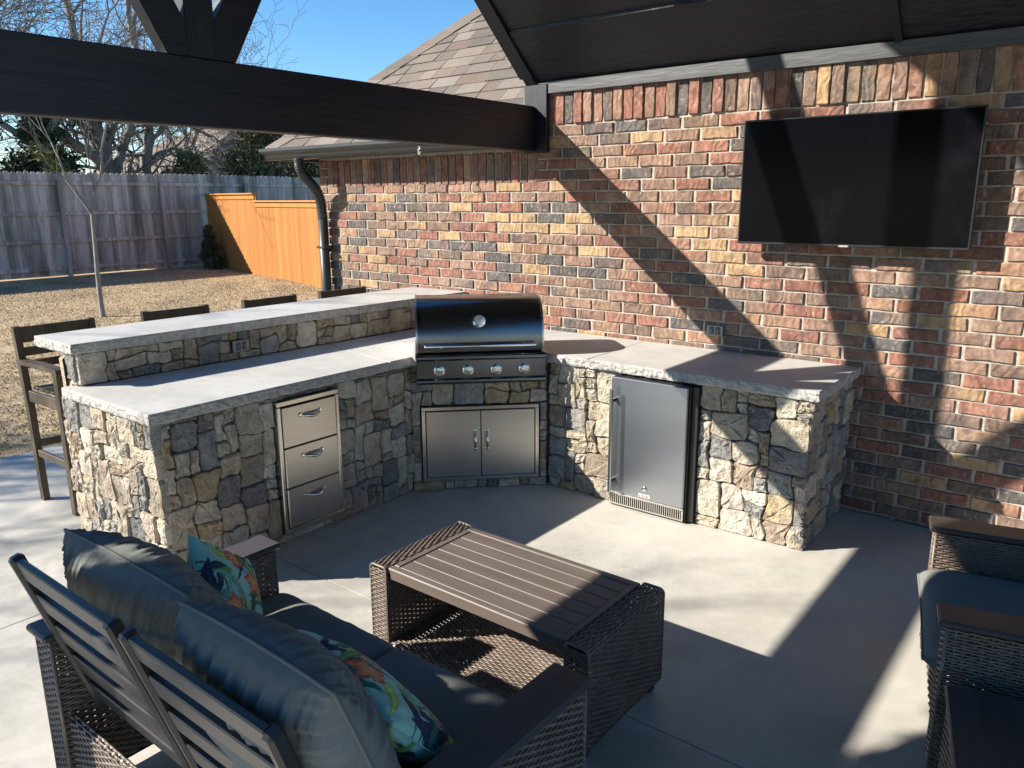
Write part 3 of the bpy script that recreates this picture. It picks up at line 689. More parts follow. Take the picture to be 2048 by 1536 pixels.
vg = gr.build('vent_grille', M['frame_steel'], fr)
for k in range(34): MB().box(-.2425+k*.01425, -.2425+k*.01425+.0065, -.060, -.044, .0262, .0818, .001).build('vent_slat', M['frame_steel'], vg)
disc('lock', door, Vector((-.005, -.0685, .165)), Vector((0, -1, 0)), [(.015, 0), (.015, .005), (.009, .009), (.004, .010)], M['chrome'], 18)
bd = MB(); bd.box(-.044, .034, -.0715, -.0685, .108, .131, .001); badge = bd.build('badge', M['white'], door)
bd2 = MB(); bd2.box(-.042, .032, -.0725, -.0717, .1095, .1115, .0002); bd2.box(-.042, .032, -.0725, -.0717, .1275, .1295, .0002)
bd2.add([(-.040, -.0726, .114), (-.032, -.0726, .114), (-.030, -.0726, .119), (-.034, -.0726, .126), (-.035, -.0726, .121), (-.040, -.0726, .119)], [(0, 1, 2, 3, 4, 5)]); bd2.build('badge_border', M['red'], badge)
def text(s_, size, name, m_, parent, Mx):
    cu = bpy.data.curves.new(name, 'FONT'); cu.body = s_; cu.size = size; cu.extrude = size*.02; cu.align_x = 'CENTER'; cu.align_y = 'CENTER'
    tmp = bpy.data.objects.new('tmp_text', cu); COL.link(tmp); dg = bpy.context.evaluated_depsgraph_get()
    me = bpy.data.meshes.new_from_object(tmp.evaluated_get(dg)); bpy.data.objects.remove(tmp); bpy.data.curves.remove(cu)
    me.transform(Mx); me.materials.clear(); me.materials.append(m_); return link(name, me, parent)
text('BLAZE', .0165, 'badge_lettering', M['red'], badge, Matrix.Translation((.001, -.0727, .1195)) @ Matrix.Rotation(R(90), 4, 'X'))

# ================================================================== TV
tv = empty('television', (1.785, -.13, 1.984), 0, label='large black flat-screen television mounted on the brick wall', cat='television')
W2, H2 = .632, .362
MB().box(-W2+.006, W2-.006, .004, .03, -H2+.006, H2-.006, .003).build('back_shell', M['black'], tv)
MB().box(-W2*.6, W2*.6, .03, .055, -H2*.75, H2*.3, .008).build('rear_housing', M['black'], tv)
f = MB()
for bxv in ((-W2, W2, H2-.009, H2), (-W2, W2, -H2, -H2+.013), (-W2, -W2+.009, -H2+.0133, H2-.0093), (W2-.009, W2, -H2+.0133, H2-.0093)): f.box(bxv[0], bxv[1], -.004, .028, bxv[2], bxv[3], .002)
f.build('bezel', M['tvframe'], tv)
MB().box(-W2+.0092, W2-.0092, -.001, .0035, -H2+.0135, H2-.0095, .0005).build('screen', M['screen'], tv)
MB().box(-.028, .028, -.0075, -.0042, -H2-.004, -H2+.008, .001).build('logo_plate', M['plate'], tv)
text('SAMSUNG', .0085, 'logo_lettering', M['white'], tv, Matrix.Translation((0, -.0079, -H2+.002)) @ Matrix.Rotation(R(90), 4, 'X'))
mt = MB(); mt.box(-.22, .22, .056, .07, -.18, .18, .003); mt.box(-.16, -.12, .07, .112, -.1, .1, .003); mt.box(.12, .16, .07, .112, -.1, .1, .003); mt.box(-.2, .2, .112, .124, -.15, .15, .002); mt.build('wall_mount', M['black'], tv)

# ================================================================== wicker
def weave(name, path, L_, A, B, D, O, parent, pitch=.0105, stake=.025, amp=.0028, sw=.0104, th=.0026, mesh=None):
    """rows stacked along a 2-D path (in A,B), strands run along D for length L_"""
    if mesh is None:
        P_ = [np.array(p, float) for p in path]; seg = [np.linalg.norm(P_[i+1]-P_[i]) for i in range(len(P_)-1)]; tot = sum(seg)
        n = max(2, int(tot/pitch)); ss = (np.arange(n)+.5)*tot/n; cum = np.concatenate([[0], np.cumsum(seg)])
        A, B, D, O = map(lambda v: np.array(v, float), (A, B, D, O)); rows_p = []; tan = []
        for s_ in ss:
            i = min(len(seg)-1, int(np.searchsorted(cum, s_, 'right')-1)); t = (s_-cum[i])/seg[i]; rows_p.append(P_[i]*(1-t)+P_[i+1]*t)
            e0 = max(0, s_-.012); e1 = min(tot-1e-6, s_+.012)
            def at(q):
                k = min(len(seg)-1, int(np.searchsorted(cum, q, 'right')-1)); tt = (q-cum[k])/seg[k]; return P_[k]*(1-tt)+P_[k+1]*tt
            d = at(e1)-at(e0); tan.append(d/np.linalg.norm(d))
        rows_p = np.array(rows_p); tan = np.array(tan); nor = np.column_stack([tan[:, 1], -tan[:, 0]])
        ns_ = max(2, int(round(L_/stake))); k = np.arange(4*ns_+1)*.25; along = k*L_/ns_
        V = []; m_ = len(along)
        ph = np.cos(np.pi*k)[None, :]*(np.where(np.arange(n) % 2 == 0, 1, -1))[:, None]*amp
        ph = ph+rs.uniform(-.0005, .0005, ph.shape)
        lane = rs.uniform(-.0006, .0006, n)[:, None]
        for (dv, dn) in ((-sw/2, 0), (0, th), (sw/2, 0), (0, -th)):
            p2 = rows_p[:, None, :]+tan[:, None, :]*(dv+lane[:, :, None])+nor[:, None, :]*(dn+ph[:, :, None])
            V.append(O+p2[..., :1]*A+p2[..., 1:]*B+along[None, :, None]*D)
        V = np.stack(V, 2)     # n, m, 4, 3
        idx = np.arange(n*m_*4).reshape(n, m_, 4)
        F = [np.stack([idx[:, :-1, q], idx[:, 1:, q], idx[:, 1:, (q+1) % 4], idx[:, :-1, (q+1) % 4]], -1).reshape(-1, 4) for q in range(4)]
        V = V.reshape(-1, 3); F = np.concatenate(F)
        # stakes: thin flat ribs following the path at every stake
        sk = np.arange(ns_+1)*L_/ns_; hw = .0035; pts = np.array(P_)
        SV = []; SF = []; base = len(V)
        pr = rows_p
        for dd in (-hw, hw):
            SV.append(O+pr[None, :, :1]*A+pr[None, :, 1:]*B+(sk[:, None, None]+dd)*D)
        SV = np.stack(SV, 2); si = np.arange(SV.shape[0]*SV.shape[1]*2).reshape(SV.shape[0], SV.shape[1], 2)+base
        SF = np.stack([si[:, :-1, 0], si[:, 1:, 0], si[:, 1:, 1], si[:, :-1, 1]], -1).reshape(-1, 4)
        V = np.concatenate([V, SV.reshape(-1, 3)]); F = np.concatenate([F, SF])
        mesh = npmesh(name, V, F, M['wicker'], smooth=True)
    o_ = link(name, mesh, parent); return o_
def archpath(x0, x1, z0, z1, r=.018):
    p = [(x0, z0), (x0, z1-r)]
    for k in range(1, 5): an = math.pi-math.pi/2*k/5; p.append((x0+r+r*math.cos(an), z1-r+r*math.sin(an)))
    p += [(x0+r, z1), (x1-r, z1)]
    for k in range(1, 5): an = math.pi/2-math.pi/2*k/5; p.append((x1-r+r*math.cos(an), z1-r+r*math.sin(an)))
    return p+[(x1, z1-r), (x1, z0)]
X_, Y_, Z_ = (1, 0, 0), (0, 1, 0), (0, 0, 1)
# ---- coffee table
ctx, cty = 1.325, -2.625
ct = empty('coffee_table', (ctx, cty, 0), 0, label='brown wicker coffee table with slatted top and woven lower shelf', cat='table')
TZ = .437; tw = .535; th_ = .27
for s_ in (-1, 1):
    xa, xb = (-tw, -tw+.095) if s_ < 0 else (tw-.095, tw)
    weave('wicker_panel', archpath(xa, xb, .055 if s_ < 0 else .06, TZ), 2*th_-.01, X_, Z_, Y_, (0, -th_+.005, 0), ct)
    for yy, nn in ((-th_+.002, 1), (th_-.002, -1)):
        # short ends: strands run across the thickness
        weave('wicker_panel', [(0, .058), (0, TZ-.012)], .085, (0, 1, 0) if nn < 0 else (0, -1, 0), Z_, X_, (xa+.005, yy, 0), ct, stake=.021)
    for yy in (-th_+.004, th_-.004):
        q = MB(); ap = archpath(xa+.001, xb-.001, .055, TZ); q.tube([(a, yy, b) for a, b in ap], .0058, 6); q.build('wicker_binding', M['wicker'], ct, smooth=True)
    q = MB(); q.box(xa-.003, xb+.003, -th_, th_, .050, .060, .003); q.build('bottom_rail', M['powder'], ct)
    for yy in (-th_+.03, th_-.03): MB().box(xa+.02, xb-.02, yy-.022, yy+.022, 0, .075, .004).build('leg', M['powder'], ct)
    MB().box(xa+.015, xb-.015, -th_+.02, th_-.02, .36, .38, .002).build('panel_rail', M['powder'], ct)
x0, x1 = -tw+.0955, tw-.0955
for yy in (-th_+.012, th_-.047): MB().box(x0, x1, yy, yy+.035, TZ-.048, TZ+.001, .004).build('top_rail', M['slat'], ct)
for xx in (x0, x1-.03): MB().box(xx, xx+.03, -th_+.0475, th_-.0475, TZ-.045, TZ+.0005, .003).build('end_rail', M['slat'], ct)
wsl = (2*th_-.0955)/6
for k in range(6):
    MB().box(x0+.0305, x1-.0305, -th_+.0485+k*wsl+.0022, -th_+.0485+(k+1)*wsl-.0022, TZ-.018, TZ-.003, .0022).build('slat', M['slat'], ct)
weave('lower_shelf', [(-th_-.01, .085), (-th_+.01, .108), (th_-.01, .108), (th_+.0, .085)], x1-x0-.004, Y_, Z_, X_, (x0+.002, 0, 0), ct)
# ---- seating
def cushion_mesh(name, w_, h_, T_, p=2.6, wr=.006, nw=9, res=56, mat_=None, seed=0, pip=.0052, paint=None, ear=.05, both=True):
    n = res; a = np.linspace(-1, 1, n); A_, B_ = np.meshgrid(a, a, indexing='ij')
    A_ = np.sign(A_)*np.abs(A_)**.8; B_ = np.sign(B_)*np.abs(B_)**.8
    rs2 = np.random.RandomState(seed); 
    prof = ((1-np.abs(A_)**p)*(1-np.abs(B_)**p)).clip(0)**.46
    def wig(s_, ph): return np.sin(s_*nw+ph)+.6*np.sin(s_*nw*1.7+ph*2.1)+.4*np.sin(s_*nw*2.9+ph*.7)
    ox = A_*(w_/2)*(1-ear*(1-B_**2)); oy = B_*(h_/2)*(1-ear*(1-A_**2))
    eA = np.exp(-((1-np.abs(B_))/.22)**2); eB = np.exp(-((1-np.abs(A_))/.22)**2)
    out = []
    for sd in (1, -1):
        ph = rs2.uniform(0, 6, 4)
        wv = wig(A_*2.2+.35*np.sin(B_*3+ph[2]), ph[0]+np.sign(B_))*np.exp(-((1-np.abs(B_))/.45)**2)*.9+wig(B_*2.0, ph[1]+np.sign(A_))*np.exp(-((1-np.abs(A_))/.35)**2)*.7
        wv += .8*np.sin(A_*3.1+B_*2.2+ph[3])*np.sin(B_*3.7-A_*1.3)
        z = sd*(T_/2*prof+wr*wv*(prof**.45)*(prof > 0))
        out.append(np.stack([ox, oy, z], -1).reshape(-1, 3))
    idx = np.arange(n*n).reshape(n, n); q = np.stack([idx[:-1, :-1], idx[1:, :-1], idx[1:, 1:], idx[:-1, 1:]], -1).reshape(-1, 4)
    V = np.concatenate(out); F = np.concatenate([q, q[:, ::-1]+n*n])
    C = None
    if paint is not None:
        c1 = paint(A_, B_, 1).reshape(-1, 3); c2 = paint(A_, B_, 2).reshape(-1, 3); C = np.concatenate([c1, c2])
    me = npmesh(name, V, F, mat_, C, smooth=True)
    # piping round the knife edge
    ring = [(ox[i, 0], oy[i, 0]) for i in range(n)]+[(ox[n-1, j], oy[n-1, j]) for j in range(1, n)]+[(ox[i, n-1], oy[i, n-1]) for i in range(n-2, -1, -1)]+[(ox[0, j], oy[0, j]) for j in range(n-2, 0, -1)]
    mb = MB(); pts = [Vector((x_, y_, 0)) for x_, y_ in ring]; mb.tube(pts+[pts[0]], pip, 6, cap=False)
    return me, mb
def cushion(name, label, cat, group, size, Mx, mat_, seed=0, **k):
    me, pm = cushion_mesh(name, *size, mat_=mat_, seed=seed, **k)
    o_ = link(name, me); o_.matrix_world = Mx; tag(o_, label, cat, group)
    pm.build('piping', mat_ if not k.get('paint') else M['mint'], o_, smooth=True); return o_
M['mint'] = mat('mint_piping', (.22, .50, .44), .8)
def seating(name, label, cat, loc, rz, W, n):
    t = empty(name, loc, rz, label=label, cat=cat); aw = .112; D_ = .83
    prof = None
    for s_ in (-1, 1):
        xa, xb = (-W/2, -W/2+aw) if s_ < 0 else (W/2-aw, W/2)
        weave('arm_panel', [(xa, .075), (xa, .588)], D_-.03, X_, Z_, Y_, (0, -D_+.015, 0), t)
        weave('arm_panel', [(xb, .588), (xb, .075)], D_-.03, X_, Z_, Y_, (0, -D_+.015, 0), t)
        weave('arm_front', [(0, .588), (0, .075)], aw-.006, Y_, Z_, X_, (xa+.003, -.013, 0), t, stake=.021)
        weave('arm_front', [(0, .588), (0, .075)], aw-.006, Y_, Z_, X_, (xa+.003, -D_+.013, 0), t, stake=.021)
        MB().box(xa-.012, xb+.012, -D_-.01, .012, .592, .616, .007).build('arm_cap', M['armcap'], t)
        MB().box(xa+.02, xb-.02, -D_+.03, -.03, .565, .59, .003).build('arm_rail', M['powder'], t)
        for xx in (xa+.002, xb-.002):
            for yy in (-.014, -D_+.014): MB().tube([(xx, yy, .07), (xx, yy, .59)], .0062, 6).build('wicker_binding', M['wicker'], t, smooth=True)
        MB().box(xa-.003, xb+.003, -D_+.01, -.01, .066, .076, .003).build('bottom_rail', M['powder'], t)
        for yy in (-.045, -D_+.045): MB().box(xa+.03, xb-.03, yy-.026, yy+.026, 0, .12, .005).build('leg', M['powder'], t)
    x0, x1 = -W/2+aw+.002, W/2-aw-.002
    weave('front_apron', [(-.045, .325), (-.022, .31), (-.022, .13)], x1-x0, Y_, Z_, X_, (x0, 0, 0), t)
    weave('back_apron', [(-D_+.03, .13), (-D_+.03, .31), (-D_+.05, .325)], x1-x0, Y_, Z_, X_, (x0, 0, 0), t)
    for yy in (-.09, -.27, -.45, -.63): MB().box(x0, x1, yy-.022, yy+.022, .292, .312, .003).build('seat_slat', M['powder'], t)
    wi = (x1-x0)/n
    for k in range(n):
        a, b = x0+k*wi+.022, x0+(k+1)*wi-.022
        ang = math.atan2(.185, .60); Tm = Matrix.Translation((0, -.70, .31)) @ Matrix.Rotation(ang, 4, 'X')
        H_ = .632
        for xx in (a, b-.034): bk = MB(); bk.box(xx, xx+.034, -.020, .020, 0, H_, .009, Tm); bk.build('back_post', M['powder'], t)
        for q in range(5):
            zz = H_-.078-q*.122; hh_ = .070
            s2 = MB(); s2.box(a+.0345, b-.0345, -.011, .011, zz, zz+hh_, .004, Tm); s2.build('back_slat', M['powder'], t)
    return t
SX, SY = 1.315, -3.24
seating('loveseat', 'dark wicker loveseat with slatted metal back and brown arm caps', 'loveseat', (SX, SY, 0), 0, 1.53, 2)
CA = R(102.5)
seating('armchair', 'dark wicker armchair with brown flat arm caps beside the brick wall', 'armchair', (2.690, -1.865, 0), CA, .90, 1)
def M4(c, xa, ya):
    xa = Vector(xa).normalized(); za = xa.cross(Vector(ya)).normalized(); ya = za.cross(xa)
    return Matrix(((xa.x, ya.x, za.x, c[0]), (xa.y, ya.y, za.y, c[1]), (xa.z, ya.z, za.z, c[2]), (0, 0, 0, 1)))
cushion('seat_cushion', 'grey-blue seat cushion on the loveseat, the one nearer the island drawers', 'seat cushion', None, (.645, .70, .135), M4((1.00, -3.585, .392), X_, Y_), M['cushion'], 1, p=9, wr=.0022, nw=5, ear=.01)
cushion('seat_cushion', 'grey-blue seat cushion on the loveseat under the lower floral pillow', 'seat cushion', None, (.645, .70, .135), M4((1.635, -3.585, .392), X_, Y_), M['cushion'], 2, p=9, wr=.0022, nw=5, ear=.01)
bt = (0, -.30, .954)
cushion('back_cushion', 'puffy grey-blue back cushion at the far end of the loveseat, drawers side', 'back cushion', None, (.58, .52, .28), M4((.960, -3.86, .680), (1, .10, -.09), (.04, -.38, .92)), M['cushion'], 3, wr=.0105, nw=14, res=130, ear=-.06, p=2.3)
cushion('back_cushion', 'puffy grey-blue back cushion at the near end of the loveseat, camera side', 'back cushion', None, (.63, .53, .28), M4((1.685, -3.925, .690), (1, -.05, .05), bt), M['cushion'], 4, wr=.0105, nw=14, res=130, ear=-.06, p=2.3)
def pillow_paint(A_, B_, sd):
    r = np.random.RandomState(sd*11+3); C = np.empty(A_.shape+(3,)); base = np.array([.26, .60, .52]); C[:] = base
    C += (.05*np.sin(A_*5+1)*np.sin(B_*4))[..., None]
    cols = [(.02, .11, .10), (.03, .16, .10), (.10, .30, .07), (.33, .50, .10), (.015, .035, .09), (.08, .36, .30)]
    for k in range(64):
        cx_, cy_ = r.uniform(-1, 1, 2); an = r.uniform(0, 6.28); L_ = r.uniform(.25, .6); wd = r.uniform(.035, .10); kk = r.uniform(-1.2, 1.2); c = np.array(cols[r.randint(len(cols))])
        dx = A_-cx_; dy = B_-cy_; p_ = dx*np.cos(an)+dy*np.sin(an); q_ = -dx*np.sin(an)+dy*np.cos(an)-kk*p_**2
        m_ = np.abs(q_) < wd*(1-(p_/L_)**2).clip(0); C[m_] = c*(.85+.4*np.sin(p_*24)[m_, None]*.3+.15)
        m2 = np.abs(q_) < .008*(np.abs(p_) < L_*.9); C[m2] = c*1.9
    for k in range(4):
        cx_, cy_ = [(-.35, .3), (.45, -.25), (.1, .75), (-.6, -.6)][k]; ang = np.arctan2(B_-cy_, A_-cx_); rr_ = np.hypot(A_-cx_, (B_-cy_)*1.25)
        R0 = .26*(1+.22*np.sin(ang*5+k)+.1*np.sin(ang*11)); m_ = rr_ < R0; t = (rr_/R0)[m_, None]
        C[m_] = np.array([.85, .42, .10])*(1-t)+np.array([.72, .16, .05])*t
        m3 = m_ & (np.abs(rr_/R0-.86) < .07); C[m3] = (.42, .04, .02); m4 = m_ & (np.sin(ang*9+rr_*14) > .93); C[m4] = (.5, .07, .03)
    g_ = C.mean(-1, keepdims=True); return (C*.78+g_*.22).clip(.005, .9)
cushion('throw_pillow', 'mint tropical print throw pillow with orange flowers standing against far sofa arm', 'pillow', 'tropical print pillows on the loveseat', (.39, .39, .14), M4((.895, -3.60, .60), (.35, -.72, .60), (-.62, .30, .72)), M['print'], 6, wr=.003, res=130, paint=pillow_paint, ear=.07, pip=.003)
cushion('throw_pillow', 'mint tropical print throw pillow lying half hidden behind the near back cushion', 'pillow', 'tropical print pillows on the loveseat', (.46, .46, .15), M4((1.70, -3.66, .60), (.93, -.10, -.12), (.05, -.62, .75)), M['print'], 8, wr=.003, res=130, paint=pillow_paint, ear=.07, pip=.003)
Mc = Matrix.Translation((2.690, -1.865, 0)) @ Matrix.Rotation(CA, 4, 'Z')
cushion('seat_cushion', 'pale blue-grey seat cushion in the armchair by the wall', 'seat cushion', None, (.665, .74, .15), Mc @ M4((0, -.338, .40), X_, Y_), M['cushion'], 11, p=8, wr=.002, nw=5, ear=.012)
# ---- little side table at the lower right
st = empty('side_table', (3.13, -2.60, 0), R(102.5-90), label='small dark wicker side table at the edge beside the armchair', cat='side table')
for (a, b, c, d) in ((-.24, -.22, 0, 0),):
    pass
weave('wicker_panel', [(0, .44), (0, .06)], .48, Y_, Z_, X_, (-.24, .24, 0), st)
weave('wicker_panel', [(0, .06), (0, .44)], .48, Y_, Z_, X_, (-.24, -.24, 0), st)
weave('wicker_panel', [(0, .06), (0, .44)], .48, X_, Z_, Y_, (-.24, -.24, 0), st)
weave('wicker_panel', [(0, .44), (0, .06)], .48, X_, Z_, Y_, (.24, -.24, 0), st)
MB().box(-.255, .255, -.255, .255, .445, .465, .006).build('tabletop', M['armcap'], st)
for sx in (-.21, .21):
    for sy in (-.21, .21): MB().box(sx-.02, sx+.02, sy-.02, sy+.02, 0, .44, .003).build('leg', M['powder'], st)

# ================================================================== bar stools
def make_stool():
    t = empty('bar_stool', (0, 0, 0)); W_ = .50
    for s_ in (-1, 1):
        y0 = s_*(W_/2-.0)-(0 if s_ < 0 else .04)
        l = MB(); l.prism([(-.012, 0), (.036, 0), (.036, .905), (-.012, .905)], lambda a, b, c: (a, y0+c, b), .04); l.build('leg', M['stool'], t, fix=True)
        l = MB(); l.prism([(-.445, 0), (-.400, 0), (-.420, .62), (-.470, 1.135), (-.512, 1.135), (-.465, .62)], lambda a, b, c: (a, y0+c, b), .04); l.build('leg', M['stool'], t, fix=True)
        ar = MB(); ya = y0-.012; ar.prism([(-.475, .905), (.045, .905), (.062, .893), (.070, .900), (.062, .928), (-.18, .936), (-.475, .930)], lambda a, b, c: (a, ya+c, b), .064); ar.build('armrest', M['stool'], t, fix=True)
        MB().box(-.41, -.0125, y0+.008, y0+.032, .665, .735, .003).build('seat_rail', M['stool'], t)
        MB().box(-.40, -.0125, y0+.008, y0+.032, .30, .345, .003).build('stretcher', M['stool'], t)
    MB().box(-.006, .026, -W_/2+.041, W_/2-.041, .665, .735, .003).build('seat_rail', M['stool'], t)
    MB().box(-.006, .026, -W_/2+.041, W_/2-.041, .20, .245, .003).build('stretcher', M['stool'], t)
    MB().box(-.43, -.40, -W_/2+.041, W_/2-.041, .36, .405, .003).build('stretcher', M['stool'], t)
    for k in range(6): MB().box(-.41+k*.073, -.41+k*.073+.062, -W_/2+.042, W_/2-.042, .738, .756, .003).build('seat_slat', M['stool'], t)
    for zz, hh_ in ((1.03, .10), (.945, .055), (.865, .05)):
        dx = (zz-.62)*-.086
        MB().box(-.462+dx, -.438+dx, -W_/2+.041, W_/2-.041, zz, zz+hh_, .003).build('back_slat', M['stool'], t)
    return t
proto = make_stool()
SL_ = ['dark wooden bar stool at the free end of the raised bar, arm and legs showing', 'dark wooden bar stool second from the free end, back top above the bar', 'dark wooden bar stool third from the free end, back top above the bar', 'dark wooden bar stool nearest the brick wall, back top above the bar']
for i, yy in enumerate((-2.745, -1.945, -1.12, -.39)):
    o_ = proto if i == 0 else copy_tree(proto)
    o_.location = (-1.865+.005*i, yy, 0 if i != 3 else 0); o_.rotation_euler = (0, 0, R([1.5, -2, 1, -1][i])); tag(o_, SL_[i], 'bar stool', 'bar stools along the raised bar')

# ================================================================== fences
FX = -17.1
fen = empty('board_fence', (FX, 3, 0), label='weathered grey board fence with four rails across the back yard', cat='fence')
yy = -9.0; kk = 0
while yy < 12.2:
    z0 = float(ground_z(FX, yy))+.03; mb = MB(); mb.cur = jit(mixc((.39, .385, .36), (.53, .52, .485), rnd.random()), .2); h_ = 2.41+rnd.uniform(-.012, .012); xo = rnd.uniform(-.004, .004)
    p_ = [(yy-3+.002, z0), (yy-3+.1382, z0), (yy-3+.1382, z0+h_-.05), (yy-3+.100, z0+h_), (yy-3+.036, z0+h_), (yy-3+.002, z0+h_-.05)]
    mb.prism(p_, lambda a, b, c: (xo-c, a, b), .016); mb.build('picket', M['picket'], fen, fix=True); yy += .1395; kk += 1
zf = float(ground_z(FX, 3))
for zz in (.16, .80, 1.44, 2.14):
    for k in range(-5, 4):
        y0 = 3.43+k*2.5-3; mb = MB(); mb.cur = jit((.52, .48, .47), .08)
        mb.box(.006, .044, y0+.052, y0+2.448, zf+zz+rnd.uniform(-.006, .006), zf+zz+.09, .004); mb.build('rail', M['picket'], fen)
for k in range(-5, 5):
    y0 = 3.43+k*2.5-3; mb = MB(); mb.cur = jit((.42, .38, .37), .08); mb.box(.006, .096, y0-.046, y0+.046, -.1, zf+2.24, .005); mb.build('fence_post', M['picket'], fen)
# newer cedar fence, two steps
A0 = Vector((-17.0, 7.15, 0)); A1 = Vector((-8.5, 5.35, 0)); dv = (A1-A0).normalized(); an = math.atan2(dv.y, dv.x)
ced = empty('cedar_fence', A0, an, label='new orange stained cedar privacy fence with cap rail, stepped at its middle', cat='fence')
x = .02; k = 0
STEP = 3.35
while x < 8.4:
    zt_ = 2.02 if x < STEP else 1.84; zg = float(ground_z(A0.x+dv.x*x, 6.5)); mb = MB(); mb.cur = jit(mixc((.37, .145, .038), (.43, .18, .05), rnd.random()), .09)
    mb.box(x, x+.136, -.009+rnd.uniform(-.002, .002), .009, zg+.0, zt_, .003); mb.build('picket', M['cedar'], ced); x += .1375
for (a, b, zt_) in ((0, STEP+.05, 2.03), (STEP+.051, 8.4, 1.85)):
    mb = MB(); mb.cur = (.50, .22, .06); mb.box(a, b, -.075, .075, zt_-.0, zt_+.035, .004); mb.build('cap_rail', M['cedar'], ced)
    mb = MB(); mb.cur = (.46, .19, .05); mb.box(a, b, -.034, -.012, zt_-.115, zt_-.002, .003); mb.build('trim_board', M['cedar'], ced)
    mb = MB(); mb.cur = (.46, .19, .05); mb.box(a, b, .012, .05, .5, .59, .003); mb.build('rail', M['cedar'], ced)
# ================================================================== vegetation
def leaf_cloud(n, fn, size, cols, seed):
    r = np.random.RandomState(seed); P_ = fn(r, n); n = len(P_); a = r.normal(size=(n, 3)); a /= np.linalg.norm(a, axis=1)[:, None]; b = np.cross(a, r.normal(size=(n, 3))); b /= np.linalg.norm(b, axis=1)[:, None]
    s_ = size*r.uniform(.5, 1.3, n)[:, None]; V = np.stack([P_-a*s_, P_+b*s_*.35, P_+a*s_, P_-b*s_*.35], 1).reshape(-1, 3)
    c = np.array(cols)[r.randint(len(cols), size=n)]*r.uniform(.7, 1.25, (n, 1)); return V, np.arange(4*n).reshape(-1, 4), np.repeat(c, 4, 0)
def crown_fn(w_, h_, z0, clumps=40, power=1.0, cone=True):
    def fn(r, n):
        cz = r.uniform(0, 1, clumps)**.9; ca = r.uniform(0, 6.28, clumps); prof = (1-cz)**power*.9+.12 if cone else np.sin(np.pi*(cz*.9+.08))**.6
        cr = w_*prof*r.uniform(.45, 1.0, clumps); C = np.column_stack([cr*np.cos(ca), cr*np.sin(ca), z0+cz*h_])
        k = r.randint(clumps, size=n); g = r.normal(size=(n, 3))*np.array([.2, .2, .16])*w_*(.6+.4*(1-cz[k]))[:, None]; return C[k]+g
    return fn
def evergreen(name, label, cat, loc, w_, h_, z0, n, cols, size=.08, seed=0, cone=True, clumps=45, group=None, power=.8):
    t = empty(name, loc, 0, label=label, cat=cat, group=group)
    V, F, C = leaf_cloud(n, crown_fn(w_, h_, z0, clumps, power, cone), size, cols, seed); link('crown', npmesh('crown', V, F, M['leaf'], C), t)
    MB().tube([(0, 0, -.2), (.02, .03, z0+h_*.5), (0, 0, z0+h_*.9)], [max(.02, w_*.09), max(.015, w_*.05), .01], 7).build('trunk', M['bark'], t, smooth=True); return t
